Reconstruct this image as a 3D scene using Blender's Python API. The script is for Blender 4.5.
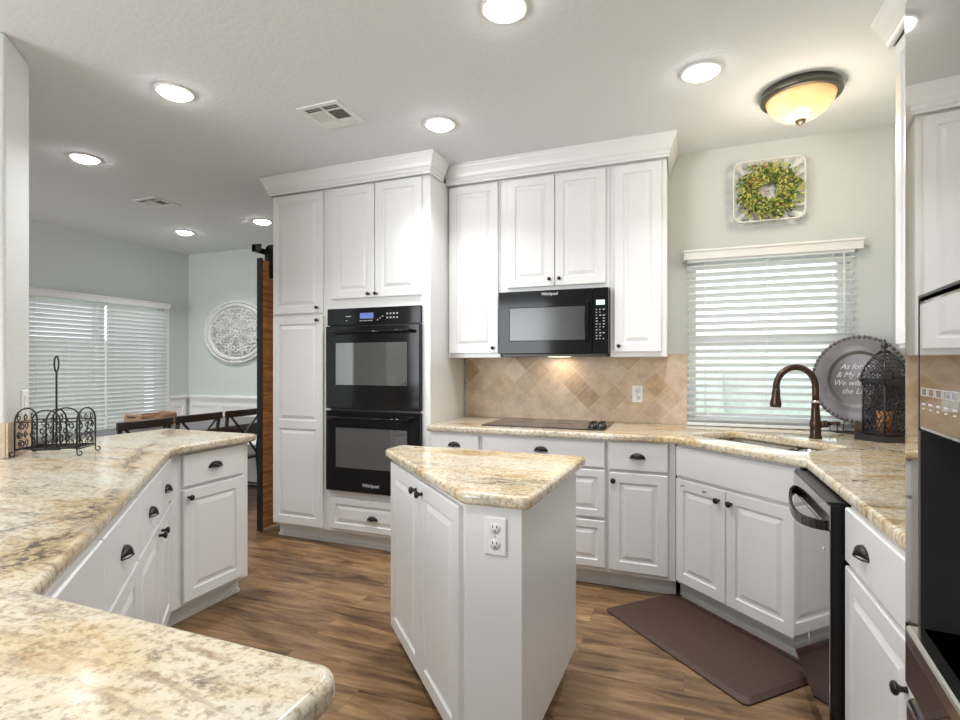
import bpy, bmesh, math, random
from mathutils import Vector, Matrix
random.seed(7)
PI = math.pi
for o in list(bpy.data.objects):
    bpy.data.objects.remove(o)
C = bpy.context.scene.collection
SC = bpy.context.scene
CEIL = 2.72

# ------------------------------------------------------------------ camera
cam_d = bpy.data.cameras.new('camera')
cam_d.sensor_width = 36.0
cam_d.lens = 525.0 / 960.0 * 36.0
cam_d.shift_y = 5.0 / 960.0
cam_d.clip_start = 0.02
cam = bpy.data.objects.new('camera', cam_d)
cam.location = (0, 0, 1.31)
cam.rotation_euler = (PI / 2, 0, math.radians(21.25))
C.objects.link(cam)
SC.camera = cam

# ------------------------------------------------------------------ world, exposure, rear fill lamp
SC.view_settings.view_transform = 'Standard'
SC.view_settings.look = 'None'
SC.view_settings.gamma = 1.0
SC.view_settings.use_curve_mapping = False
SC.view_settings.exposure = 0.12
world = bpy.data.worlds.new('sky'); SC.world = world
world.use_nodes = True
wn = world.node_tree.nodes; wl = world.node_tree.links
wn.clear()
w_out = wn.new('ShaderNodeOutputWorld'); w_bg = wn.new('ShaderNodeBackground')
w_bg.inputs['Color'].default_value = (0.86, 0.93, 1.0, 1)
w_bg.inputs['Strength'].default_value = 2.4
wl.new(w_bg.outputs[0], w_out.inputs[0])

def area(name, loc, rot, sx, sy, power, col=(1, 1, 1), spread=None):
    l = bpy.data.lights.new(name, 'AREA'); l.shape = 'RECTANGLE'
    l.size = sx; l.size_y = sy; l.energy = power; l.color = col
    if spread: l.spread = spread
    o = bpy.data.objects.new(name, l); o.location = loc; o.rotation_euler = rot
    C.objects.link(o); return o
# unseen area lamp added behind the camera to fill the room
area('rear_fill', (-3.9, -3.42, 1.45), (PI / 2, 0, 0), 2.8, 2.2, 165, (0.93, 0.965, 1.0))
LAMP_W = 7.6

# ------------------------------------------------------------------ materials
def new_mat(name):
    m = bpy.data.materials.new(name); m.use_nodes = True
    nt = m.node_tree; b = nt.nodes['Principled BSDF']
    return m, nt, b
def N(nt, kind, **kw):
    n = nt.nodes.new(kind)
    for k, v in kw.items():
        if k.startswith('_'): setattr(n, k[1:], v)
        else: n.inputs[k.replace('__', ' ')].default_value = v
    return n
def rgb(c): return (c[0], c[1], c[2], 1)
def plain(name, col, rough=0.5, metal=0.0, bump=0.0, bscale=80, spec=None, coat=0, var=0.0):
    m, nt, b = new_mat(name)
    b.inputs['Base Color'].default_value = rgb(col)
    b.inputs['Roughness'].default_value = rough
    b.inputs['Metallic'].default_value = metal
    if spec is not None: b.inputs['Specular IOR Level'].default_value = spec
    if coat: b.inputs['Coat Weight'].default_value = coat; b.inputs['Coat Roughness'].default_value = 0.05
    tc = N(nt, 'ShaderNodeTexCoord')
    no = N(nt, 'ShaderNodeTexNoise', Scale=bscale, Detail=3.0)
    nt.links.new(tc.outputs['Object'], no.inputs['Vector'])
    if bump:
        bp = N(nt, 'ShaderNodeBump', Strength=bump, Distance=0.004)
        nt.links.new(no.outputs['Fac'], bp.inputs['Height'])
        nt.links.new(bp.outputs[0], b.inputs['Normal'])
    if var:
        mx = N(nt, 'ShaderNodeMix', _data_type='RGBA')
        mx.inputs['A'].default_value = rgb([c * (1 - var) for c in col])
        mx.inputs['B'].default_value = rgb([min(1, c * (1 + var)) for c in col])
        nt.links.new(no.outputs['Fac'], mx.inputs['Factor'])
        nt.links.new(mx.outputs['Result'], b.inputs['Base Color'])
    return m
def emis(name, col, s):
    m, nt, b = new_mat(name)
    b.inputs['Base Color'].default_value = rgb(col)
    b.inputs['Emission Color'].default_value = rgb(col)
    b.inputs['Emission Strength'].default_value = s
    return m

M = {}
M['paint'] = plain('cabinet_paint', (0.79, 0.79, 0.785), 0.30, bump=0.04, bscale=60)
M['toe'] = plain('toe_paint', (0.76, 0.75, 0.735), 0.45)
M['wall'] = plain('sage_wall', (0.60, 0.632, 0.61), 0.75, bump=0.35, bscale=70)
M['pier'] = plain('pale_wall', (0.68, 0.70, 0.68), 0.75, bump=0.5, bscale=70)
M['ceil'] = plain('ceiling_paint', (0.77, 0.79, 0.815), 0.85, bump=0.5, bscale=45)
M['white'] = plain('white_plastic', (0.85, 0.85, 0.84), 0.35)
M['trimw'] = plain('white_trim', (0.83, 0.83, 0.82), 0.35)
M['slat'] = plain('blind_slat', (0.86, 0.87, 0.87), 0.4)
M['bronze'] = plain('oiled_bronze', (0.045, 0.036, 0.032), 0.30, 0.85, var=0.3, bscale=30)
M['bronze2'] = plain('rubbed_bronze', (0.085, 0.055, 0.046), 0.28, 0.85, var=0.35, bscale=25)
M['lanternm'] = plain('lantern_metal', (0.065, 0.065, 0.072), 0.32, 0.8, var=.3, bscale=30)
M['iron'] = plain('wrought_iron', (0.03, 0.027, 0.026), 0.45, 0.6)
M['black'] = plain('black_gloss', (0.008, 0.008, 0.009), 0.09, spec=0.22)
M['blackm'] = plain('black_satin', (0.018, 0.018, 0.018), 0.35)
M['ovenglass'] = plain('oven_glass', (0.20, 0.20, 0.20), 0.04, 0.75, spec=0.5)
M['mwglass'] = plain('mesh_glass', (0.075, 0.075, 0.075), 0.14, 0.2, spec=0.4)
M['glassblk'] = plain('ceramic_glass', (0.02, 0.017, 0.016), 0.06, spec=0.7)
M['chairw'] = plain('dark_chair_wood', (0.022, 0.018, 0.016), 0.4)
M['tablew'] = plain('charcoal_table_wood', (0.10, 0.098, 0.10), 0.35, var=0.25, bscale=20)
M['steel'] = plain('brushed_steel', (0.62, 0.61, 0.60), 0.16, 1.0)
M['fridge'] = plain('fridge_steel', (0.50, 0.49, 0.48), 0.03, 1.0, bump=0.01, bscale=3)
M['dwsteel'] = plain('dark_steel', (0.46, 0.45, 0.445), 0.07, 1.0)
M['chrome'] = plain('chrome', (0.8, 0.8, 0.8), 0.12, 1.0)
M['mat'] = plain('brown_mat', (0.058, 0.028, 0.020), 0.55, bump=0.5, bscale=160, var=0.15)
M['linen'] = plain('white_linen', (0.78, 0.77, 0.75), 0.9, bump=0.2, bscale=90)
M['basketw'] = plain('whitewashed_wood', (0.74, 0.735, 0.70), 0.7, var=0.12, bscale=60)
M['legend'] = plain('panel_legend', (0.55, 0.56, 0.58), 0.4)
M['lcd'] = emis('lcd', (0.55, 0.68, 0.66), 0.35)
M['lcdblue'] = emis('lcd_blue', (0.10, 0.16, 0.45), 0.4)
M['lens'] = emis('lamp_lens', (1.0, 0.995, 0.98), 34.0)
M['slot'] = plain('dark_slot', (0.03, 0.03, 0.03), 0.6)
M['ventdark'] = plain('vent_shadow', (0.05, 0.05, 0.048), 0.8)
M['plate'] = plain('pewter_plate', (0.155, 0.14, 0.145), 0.38, 0.45, var=0.25, bscale=14)
M['plateedge'] = plain('plate_rim_bead', (0.17, 0.16, 0.17), 0.45, 0.5)
M['platetxt'] = plain('plate_lettering', (0.62, 0.64, 0.66), 0.5)
M['fixture'] = plain('fixture_bronze', (0.13, 0.12, 0.10), 0.35, 0.7, var=0.2)
M['candle'] = plain('amber_candle', (0.75, 0.35, 0.12), 0.5)
M['ground'] = plain('outdoor_lawn', (0.20, 0.33, 0.12), 0.9, var=0.3, bscale=5)
M['hedge'] = plain('outdoor_hedge', (0.64, 0.68, 0.61), 0.9, bump=1, bscale=9, var=0.3)
M['fence'] = plain('outdoor_fence', (0.45, 0.44, 0.42), 0.9, var=0.1, bscale=8)

# warm shade glass of the flush light
m, nt, b = new_mat('amber_glass')
tc = N(nt, 'ShaderNodeTexCoord'); no = N(nt, 'ShaderNodeTexNoise', Scale=5.0, Detail=3.0)
nt.links.new(tc.outputs['Object'], no.inputs['Vector'])
cr = N(nt, 'ShaderNodeValToRGB')
cr.color_ramp.elements[0].position = 0.35; cr.color_ramp.elements[0].color = (0.80, 0.50, 0.20, 1)
cr.color_ramp.elements[1].position = 0.65; cr.color_ramp.elements[1].color = (0.92, 0.68, 0.36, 1)
nt.links.new(no.outputs['Fac'], cr.inputs[0]); nt.links.new(cr.outputs[0], b.inputs['Base Color'])
nt.links.new(cr.outputs[0], b.inputs['Emission Color'])
b.inputs['Emission Strength'].default_value = 0.62; b.inputs['Roughness'].default_value = 0.18
M['amber'] = m

# window glass
m, nt, b = new_mat('window_glass')
b.inputs['Base Color'].default_value = (0.97, 0.99, 0.98, 1); b.inputs['Roughness'].default_value = 0.0
b.inputs['Transmission Weight'].default_value = 1.0; b.inputs['IOR'].default_value = 1.03
M['glass'] = m

def ramp(nt, stops):
    cr = N(nt, 'ShaderNodeValToRGB'); e = cr.color_ramp.elements
    e[0].position, e[0].color = stops[0][0], rgb(stops[0][1])
    e[1].position, e[1].color = stops[-1][0], rgb(stops[-1][1])
    for p, c in stops[1:-1]:
        k = e.new(p); k.color = rgb(c)
    return cr
def mixc(nt, fac, a, bb, blend='MIX'):
    mx = N(nt, 'ShaderNodeMix', _data_type='RGBA', _blend_type=blend)
    if isinstance(fac, (int, float)): mx.inputs['Factor'].default_value = fac
    else: nt.links.new(fac, mx.inputs['Factor'])
    for s, v in (('A', a), ('B', bb)):
        if isinstance(v, (tuple, list)): mx.inputs[s].default_value = rgb(v)
        else: nt.links.new(v, mx.inputs[s])
    return mx.outputs['Result']

def granite(name, dark=1.0, ang=0.5, seed=0.0, vein_at=None, rough=0.07, cream=0.0):
    m, nt, b = new_mat(name)
    tc = N(nt, 'ShaderNodeTexCoord')
    mp = N(nt, 'ShaderNodeMapping'); mp.inputs['Rotation'].default_value = (0, 0, ang)
    mp.inputs['Scale'].default_value = (1.0, 3.2, 1.5); mp.inputs['Location'].default_value = (seed, seed * 1.7, 0)
    nt.links.new(tc.outputs['Object'], mp.inputs['Vector'])
    w = N(nt, 'ShaderNodeTexNoise', Scale=2.0, Detail=2.0)
    nt.links.new(mp.outputs[0], w.inputs['Vector'])
    add = N(nt, 'ShaderNodeVectorMath', _operation='MULTIPLY_ADD')
    nt.links.new(w.outputs['Color'], add.inputs[0]); add.inputs[1].default_value = (0.9, 0.9, 0.9)
    nt.links.new(mp.outputs[0], add.inputs[2])
    n1 = N(nt, 'ShaderNodeTexNoise', Scale=2.2, Detail=9.0, Roughness=0.66)
    nt.links.new(add.outputs[0], n1.inputs['Vector'])
    base = ramp(nt, [(0.30, (0.72, 0.68, 0.585)), (0.46 + cream, (0.73, 0.655, 0.51)), (0.55 + cream, (0.70, 0.57, 0.36)), (0.62 + cream, (0.53, 0.36, 0.17)), (0.71 + cream, (0.70, 0.60, 0.44))])
    nt.links.new(n1.outputs['Fac'], base.inputs[0])
    # fine crystals
    n2 = N(nt, 'ShaderNodeTexNoise', Scale=75.0, Detail=3.0, Roughness=0.7)
    nt.links.new(tc.outputs['Object'], n2.inputs['Vector'])
    r2 = ramp(nt, [(0.36, (0.26, 0.19, 0.13)), (0.455, (0.80, 0.72, 0.60)), (0.53, (0.97, 0.97, 0.95)), (0.66, (1.04, 1.04, 1.04))])
    nt.links.new(n2.outputs['Fac'], r2.inputs[0])
    c = mixc(nt, 0.62, base.outputs[0], r2.outputs[0], 'MULTIPLY')
    # dark veins, broken up by a fine noise
    n3 = N(nt, 'ShaderNodeTexNoise', Scale=3.2, Detail=10.0, Roughness=0.72)
    m3 = N(nt, 'ShaderNodeVectorMath', _operation='ADD'); m3.inputs[1].default_value = (4.1, 2.2, 0)
    nt.links.new(add.outputs[0], m3.inputs[0]); nt.links.new(m3.outputs[0], n3.inputs['Vector'])
    r3 = ramp(nt, [(0.535, (0, 0, 0)), (0.62, (dark, dark, dark))])
    nt.links.new(n3.outputs['Fac'], r3.inputs[0])
    nv = N(nt, 'ShaderNodeTexNoise', Scale=48.0, Detail=4.0, Roughness=0.7)
    nt.links.new(tc.outputs['Object'], nv.inputs['Vector'])
    rv = ramp(nt, [(0.42, (0.12, 0.12, 0.12)), (0.56, (1, 1, 1))]); nt.links.new(nv.outputs['Fac'], rv.inputs[0])
    vein = mixc(nt, 1.0, r3.outputs[0], rv.outputs[0], 'MULTIPLY')
    c = mixc(nt, vein, c, (0.095, 0.062, 0.042))
    if vein_at is not None:
        dt = N(nt, 'ShaderNodeVectorMath', _operation='DOT_PRODUCT'); dt.inputs[1].default_value = (1, 1, 0)
        nt.links.new(tc.outputs['Object'], dt.inputs[0])
        nw = N(nt, 'ShaderNodeTexNoise', Scale=3.0, Detail=8.0, Roughness=0.6); nt.links.new(tc.outputs['Object'], nw.inputs['Vector'])
        ma = N(nt, 'ShaderNodeMath', _operation='MULTIPLY_ADD'); ma.inputs[1].default_value = 0.62; ma.inputs[2].default_value = -0.31 - vein_at
        nt.links.new(nw.outputs['Fac'], ma.inputs[0])
        sm = N(nt, 'ShaderNodeMath', _operation='ADD'); nt.links.new(ma.outputs[0], sm.inputs[0]); nt.links.new(dt.outputs['Value'], sm.inputs[1])
        ab = N(nt, 'ShaderNodeMath', _operation='ABSOLUTE'); nt.links.new(sm.outputs[0], ab.inputs[0])
        gold = ramp(nt, [(0.03, (0.8, 0.8, 0.8)), (0.11, (0, 0, 0))]); nt.links.new(ab.outputs[0], gold.inputs[0])
        c = mixc(nt, gold.outputs[0], c, mixc(nt, 0.5, (0.62, 0.44, 0.22), r2.outputs[0], 'MULTIPLY'))
        dk = ramp(nt, [(0.012, (0.97, 0.97, 0.97)), (0.062, (0, 0, 0))]); nt.links.new(ab.outputs[0], dk.inputs[0])
        c = mixc(nt, mixc(nt, 1.0, dk.outputs[0], rv.outputs[0], 'MULTIPLY'), c, (0.075, 0.05, 0.038))
    # small streaky flecks
    mp4 = N(nt, 'ShaderNodeMapping'); mp4.inputs['Rotation'].default_value = (0, 0, ang)
    mp4.inputs['Scale'].default_value = (9, 42, 20)
    nt.links.new(tc.outputs['Object'], mp4.inputs['Vector'])
    n4 = N(nt, 'ShaderNodeTexNoise', Scale=1.0, Detail=6.0, Roughness=0.65)
    nt.links.new(mp4.outputs[0], n4.inputs['Vector'])
    r4 = ramp(nt, [(0.55, (0, 0, 0)), (0.65, (0.7, 0.7, 0.7))])
    nt.links.new(n4.outputs['Fac'], r4.inputs[0])
    c = mixc(nt, r4.outputs[0], c, (0.30, 0.19, 0.10))
    # pale quartz clouds
    n5 = N(nt, 'ShaderNodeTexNoise', Scale=1.3, Detail=5.0)
    nt.links.new(mp.outputs[0], n5.inputs['Vector'])
    r5 = ramp(nt, [(0.45, (0, 0, 0)), (0.62, (0.65, 0.65, 0.65))])
    nt.links.new(n5.outputs['Fac'], r5.inputs[0])
    pale = mixc(nt, 0.5, (0.76, 0.72, 0.63), r2.outputs[0], 'MULTIPLY')
    c = mixc(nt, r5.outputs[0], c, pale)
    if cream: c = mixc(nt, 1.0, c, (0.87, 0.865, 0.85), 'MULTIPLY')
    nt.links.new(c, b.inputs['Base Color'])
    b.inputs['Roughness'].default_value = rough
    b.inputs['Specular IOR Level'].default_value = 0.6
    return m
M['granite'] = granite('granite', 1.0, 0.35, 0.0)
M['granite_pen'] = granite('granite_peninsula', 0.9, -0.75, 3.3, -0.60, 0.17, 0.045)
M['granite_isl'] = granite('granite_island', 0.75, 0.3, 7.1)

# plank floor, boards running along X
m, nt, b = new_mat('plank_floor')
tc = N(nt, 'ShaderNodeTexCoord')
br = N(nt, 'ShaderNodeTexBrick', Scale=1.0, Mortar__Size=0.0010, Mortar__Smooth=0.3, Bias=0.0, Brick__Width=1.22, Row__Height=0.150)
br.offset = 0.37; br.offset_frequency = 2; br.squash = 1.0
br.inputs['Color1'].default_value = (0, 0, 0, 1); br.inputs['Color2'].default_value = (1, 1, 1, 1)
br.inputs['Mortar'].default_value = (0.5, 0.5, 0.5, 1)
nt.links.new(tc.outputs['Object'], br.inputs['Vector'])
# shift the grain per plank
sh = N(nt, 'ShaderNodeVectorMath', _operation='MULTIPLY_ADD')
nt.links.new(br.outputs['Color'], sh.inputs[0]); sh.inputs[1].default_value = (7, 3, 5)
nt.links.new(tc.outputs['Object'], sh.inputs[2])
mp = N(nt, 'ShaderNodeMapping'); mp.inputs['Scale'].default_value = (1.5, 8.5, 1)
nt.links.new(sh.outputs[0], mp.inputs['Vector'])
g1 = N(nt, 'ShaderNodeTexNoise', Scale=1.6, Detail=8.0, Roughness=0.62, Distortion=0.7)
nt.links.new(mp.outputs[0], g1.inputs['Vector'])
r1 = ramp(nt, [(0.33, (0.070, 0.037, 0.020)), (0.43, (0.155, 0.088, 0.044)), (0.54, (0.255, 0.152, 0.075)), (0.67, (0.35, 0.225, 0.118))])
nt.links.new(g1.outputs['Fac'], r1.inputs[0])
mp2 = N(nt, 'ShaderNodeMapping'); mp2.inputs['Scale'].default_value = (6, 110, 1)
nt.links.new(sh.outputs[0], mp2.inputs['Vector'])
g2 = N(nt, 'ShaderNodeTexNoise', Scale=1.0, Detail=4.0, Roughness=0.7)
nt.links.new(mp2.outputs[0], g2.inputs['Vector'])
r2 = ramp(nt, [(0.3, (0.68, 0.66, 0.64)), (0.6, (1.05, 1.05, 1.05))])
nt.links.new(g2.outputs['Fac'], r2.inputs[0])
c = mixc(nt, 0.75, r1.outputs[0], r2.outputs[0], 'MULTIPLY')
tint = ramp(nt, [(0.0, (0.80, 0.80, 0.82)), (0.5, (1.0, 0.98, 0.95)), (1.0, (1.18, 1.15, 1.08))])
nt.links.new(br.outputs['Color'], tint.inputs[0])
c = mixc(nt, 1.0, c, tint.outputs[0], 'MULTIPLY')
mf = mixc(nt, 0.55, (0, 0, 0), br.outputs['Fac'])
c = mixc(nt, mf, c, (0.06, 0.036, 0.022))
nt.links.new(c, b.inputs['Base Color'])
b.inputs['Roughness'].default_value = 0.36
bp = N(nt, 'ShaderNodeBump', Strength=0.12, Distance=0.002)
nt.links.new(g2.outputs['Fac'], bp.inputs['Height']); nt.links.new(bp.outputs[0], b.inputs['Normal'])
M['floor'] = m

# tumbled travertine set on the diagonal
m, nt, b = new_mat('travertine')
tc = N(nt, 'ShaderNodeTexCoord')
sw = N(nt, 'ShaderNodeMapping'); sw.inputs['Rotation'].default_value = (PI / 2, 0, 0)
nt.links.new(tc.outputs['Object'], sw.inputs['Vector'])
mp = N(nt, 'ShaderNodeMapping'); mp.inputs['Rotation'].default_value = (0, 0, PI / 4)
nt.links.new(sw.outputs[0], mp.inputs['Vector'])
br = N(nt, 'ShaderNodeTexBrick', Scale=1.0, Mortar__Size=0.0022, Mortar__Smooth=0.4, Bias=0.0, Brick__Width=0.128, Row__Height=0.128)
br.offset = 0.0; br.squash = 1.0
br.inputs['Color1'].default_value = (0, 0, 0, 1); br.inputs['Color2'].default_value = (1, 1, 1, 1)
br.inputs['Mortar'].default_value = (0.5, 0.5, 0.5, 1)
nt.links.new(mp.outputs[0], br.inputs['Vector'])
tr = ramp(nt, [(0.0, (0.48, 0.34, 0.22)), (0.15, (0.58, 0.445, 0.32)), (0.5, (0.62, 0.49, 0.37)), (0.85, (0.67, 0.55, 0.43)), (1.0, (0.58, 0.42, 0.26))])
nt.links.new(br.outputs['Color'], tr.inputs[0])
n1 = N(nt, 'ShaderNodeTexNoise', Scale=14.0, Detail=6.0, Roughness=0.65)
nt.links.new(tc.outputs['Object'], n1.inputs['Vector'])
r1 = ramp(nt, [(0.3, (0.72, 0.66, 0.60)), (0.6, (1.05, 1.03, 1.0))])
nt.links.new(n1.outputs['Fac'], r1.inputs[0])
c = mixc(nt, 0.8, tr.outputs[0], r1.outputs[0], 'MULTIPLY')
b2 = N(nt, 'ShaderNodeTexBrick', Scale=1.0, Mortar__Size=0.0012, Mortar__Smooth=0.5, Brick__Width=0.128, Row__Height=0.032)
b2.offset = 0.0; nt.links.new(mp.outputs[0], b2.inputs['Vector'])
n9 = N(nt, 'ShaderNodeTexNoise', Scale=3.5, Detail=0.0); nt.links.new(tc.outputs['Object'], n9.inputs['Vector'])
r9 = ramp(nt, [(0.46, (0, 0, 0)), (0.52, (0.55, 0.55, 0.55))]); nt.links.new(n9.outputs['Fac'], r9.inputs[0])
ln = mixc(nt, 1.0, r9.outputs[0], b2.outputs['Fac'], 'MULTIPLY')
c = mixc(nt, ln, c, (0.70, 0.62, 0.52))
c = mixc(nt, br.outputs['Fac'], c, (0.64, 0.54, 0.42))
nt.links.new(c, b.inputs['Base Color']); b.inputs['Roughness'].default_value = 0.5
bp = N(nt, 'ShaderNodeBump', Strength=0.25, Distance=0.003, _invert=True)
nt.links.new(br.outputs['Fac'], bp.inputs['Height']); nt.links.new(bp.outputs[0], b.inputs['Normal'])
M['trav'] = m

def woodmat(name, c0, c1, sc, rough=0.5):
    m, nt, b = new_mat(name)
    tc = N(nt, 'ShaderNodeTexCoord'); mp = N(nt, 'ShaderNodeMapping'); mp.inputs['Scale'].default_value = sc
    nt.links.new(tc.outputs['Object'], mp.inputs['Vector'])
    n = N(nt, 'ShaderNodeTexNoise', Scale=1.0, Detail=7.0, Roughness=0.65, Distortion=0.8)
    nt.links.new(mp.outputs[0], n.inputs['Vector'])
    r = ramp(nt, [(0.33, c0), (0.62, c1)])
    nt.links.new(n.outputs['Fac'], r.inputs[0]); nt.links.new(r.outputs[0], b.inputs['Base Color'])
    b.inputs['Roughness'].default_value = rough
    return m
M['barn'] = woodmat('barn_wood', (0.30, 0.10, 0.03), (0.74, 0.34, 0.12), (4, 3, 34))
M['tray'] = woodmat('tray_wood', (0.16, 0.06, 0.03), (0.62, 0.40, 0.24), (10, 5, 30))

# distressed white medallion
m, nt, b = new_mat('distressed_white')
tc = N(nt, 'ShaderNodeTexCoord'); n = N(nt, 'ShaderNodeTexNoise', Scale=38.0, Detail=6.0, Roughness=0.75)
nt.links.new(tc.outputs['Object'], n.inputs['Vector'])
r = ramp(nt, [(0.30, (0.20, 0.19, 0.18)), (0.40, (0.66, 0.66, 0.64)), (0.7, (0.82, 0.82, 0.80))])
nt.links.new(n.outputs['Fac'], r.inputs[0]); nt.links.new(r.outputs[0], b.inputs['Base Color']); b.inputs['Roughness'].default_value = 0.8
M['distress'] = m
# leaves, colour varies per leaf cluster
M['leaf_dark'] = plain('leaf_dark', (0.085, 0.13, 0.03), 0.6, var=.4, bscale=40)
M['leaf_gold'] = plain('leaf_gold', (0.52, 0.47, 0.12), 0.6, var=.35, bscale=40)
M['leaf_brown'] = plain('leaf_brown', (0.30, 0.17, 0.07), 0.6, var=.4, bscale=40)
m, nt, b = new_mat('wreath_leaf')
tc = N(nt, 'ShaderNodeTexCoord'); n = N(nt, 'ShaderNodeTexNoise', Scale=22.0, Detail=2.0)
nt.links.new(tc.outputs['Object'], n.inputs['Vector'])
r = ramp(nt, [(0.30, (0.10, 0.16, 0.03)), (0.45, (0.22, 0.30, 0.06)), (0.58, (0.40, 0.45, 0.11)), (0.70, (0.58, 0.56, 0.20))])
nt.links.new(n.outputs['Fac'], r.inputs[0]); nt.links.new(r.outputs[0], b.inputs['Base Color']); b.inputs['Roughness'].default_value = 0.55
M['leaf'] = m
M['berry'] = plain('wreath_berry', (0.55, 0.20, 0.08), 0.5)

# ------------------------------------------------------------------ mesh helpers
class MB:
    def __init__(s): s.v = []; s.f = []; s.sm = []
    def add(s, vs, fs, smooth=False):
        o = len(s.v); s.v += [tuple(p) for p in vs]
        for f in fs: s.f.append([i + o for i in f]); s.sm.append(smooth)
        return s
    def box(s, x0, x1, y0, y1, z0, z1):
        vs = [(x, y, z) for z in (z0, z1) for x, y in ((x0, y0), (x1, y0), (x1, y1), (x0, y1))]
        return s.add(vs, [(0, 3, 2, 1), (4, 5, 6, 7), (0, 1, 5, 4), (1, 2, 6, 5), (2, 3, 7, 6), (3, 0, 4, 7)])
    def prism(s, poly, z0, z1):
        n = len(poly)
        vs = [(x, y, z0) for x, y in poly] + [(x, y, z1) for x, y in poly]
        fs = [list(range(n))[::-1], list(range(n, 2 * n))] + [(i, (i + 1) % n, n + (i + 1) % n, n + i) for i in range(n)]
        return s.add(vs, fs)
    def obox(s, p0, p1, wdt, hgt, up=(0, 0, 1)):
        """bar of rectangular section from p0 to p1"""
        p0 = Vector(p0); p1 = Vector(p1); d = (p1 - p0).normalized(); u = Vector(up)
        sd = d.cross(u)
        if sd.length < 1e-4: sd = d.cross(Vector((1, 0, 0)))
        sd.normalize(); u = sd.cross(d).normalized()
        vs = []
        for p in (p0, p1):
            for a, bb in ((-1, -1), (1, -1), (1, 1), (-1, 1)):
                vs.append(p + sd * a * wdt / 2 + u * bb * hgt / 2)
        return s.add(vs, [(0, 3, 2, 1), (4, 5, 6, 7), (0, 1, 5, 4), (1, 2, 6, 5), (2, 3, 7, 6), (3, 0, 4, 7)])
    def tube(s, pts, r, n=10, closed=False, cap=True):
        pts = [Vector(p) for p in pts]; m = len(pts)
        rs = r if isinstance(r, (list, tuple)) else [r] * m
        vs = []; prev = None
        for i, p in enumerate(pts):
            if closed: d = pts[(i + 1) % m] - pts[i - 1]
            else: d = pts[min(i + 1, m - 1)] - pts[max(i - 1, 0)]
            d.normalize()
            if prev is None:
                a = Vector((0, 0, 1)) if abs(d.z) < 0.9 else Vector((1, 0, 0))
                u = d.cross(a).normalized()
            else:
                u = (prev - d * prev.dot(d)).normalized()
            prev = u; w = d.cross(u)
            for k in range(n):
                t = 2 * PI * k / n
                vs.append(p + (u * math.cos(t) + w * math.sin(t)) * rs[i])
        fs = []
        for i in range(m if closed else m - 1):
            j = (i + 1) % m
            for k in range(n):
                fs.append((i * n + k, i * n + (k + 1) % n, j * n + (k + 1) % n, j * n + k))
        s.add(vs, fs, True)
        if cap and not closed:
            o = len(s.v) - m * n
            s.f.append([o + k for k in range(n)][::-1]); s.sm.append(False)
            s.f.append([o + (m - 1) * n + k for k in range(n)]); s.sm.append(False)
        return s
    def lathe(s, prof, c=(0, 0, 0), n=24, axis='z', smooth=True):
        """prof: (radius, height) list; revolved round an axis through c"""
        c = Vector(c); vs = []
        for r, h in prof:
            for k in range(n):
                t = 2 * PI * k / n; a, bb = r * math.cos(t), r * math.sin(t)
                if axis == 'z': q = Vector((a, bb, h))
                elif axis == 'y': q = Vector((a, h, bb))
                else: q = Vector((h, a, bb))
                vs.append(c + q)
        fs = []
        for i in range(len(prof) - 1):
            for k in range(n):
                fs.append((i * n + k, i * n + (k + 1) % n, (i + 1) * n + (k + 1) % n, (i + 1) * n + k))
        s.add(vs, fs, smooth)
        o = len(s.v) - len(prof) * n
        if prof[0][0] > 1e-5: s.f.append([o + k for k in range(n)]); s.sm.append(False)
        if prof[-1][0] > 1e-5: s.f.append([o + (len(prof) - 1) * n + k for k in range(n)]); s.sm.append(False)
        return s
    def loops(s, rects, back=None):
        """nested rectangles (x0,x1,z0,z1,y) joined outside-in, last one filled"""
        o = len(s.v)
        for x0, x1, z0, z1, y in rects:
            s.v += [(x0, y, z0), (x1, y, z0), (x1, y, z1), (x0, y, z1)]
        for i in range(len(rects) - 1):
            for k in range(4):
                s.f.append([o + i * 4 + k, o + i * 4 + (k + 1) % 4, o + (i + 1) * 4 + (k + 1) % 4, o + (i + 1) * 4 + k]); s.sm.append(False)
        L = o + (len(rects) - 1) * 4
        s.f.append([L, L + 1, L + 2, L + 3]); s.sm.append(False)
        s.f.append([o + 3, o + 2, o + 1, o]); s.sm.append(False)
        return s
    def build(s, name, mat, parent=None, bevel=0, loc=None, rz=0, seg=2, weld=True, rot=None):
        me = bpy.data.meshes.new(name)
        me.from_pydata(s.v, [], s.f)
        for p, sm in zip(me.polygons, s.sm): p.use_smooth = sm
        bm = bmesh.new(); bm.from_mesh(me)
        if weld: bmesh.ops.remove_doubles(bm, verts=bm.verts, dist=1e-5)
        bmesh.ops.recalc_face_normals(bm, faces=bm.faces)
        bm.to_mesh(me); bm.free()
        me.materials.append(mat)
        o = bpy.data.objects.new(name, me); C.objects.link(o)
        if parent is not None: o.parent = parent
        if loc is not None: o.location = loc
        if rot is not None: o.rotation_euler = rot
        elif rz: o.rotation_euler = (0, 0, rz)
        if bevel:
            md = o.modifiers.new('bevel', 'BEVEL'); md.width = bevel; md.segments = seg; md.limit_method = 'ANGLE'; md.angle_limit = 0.6
        return o

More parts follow.
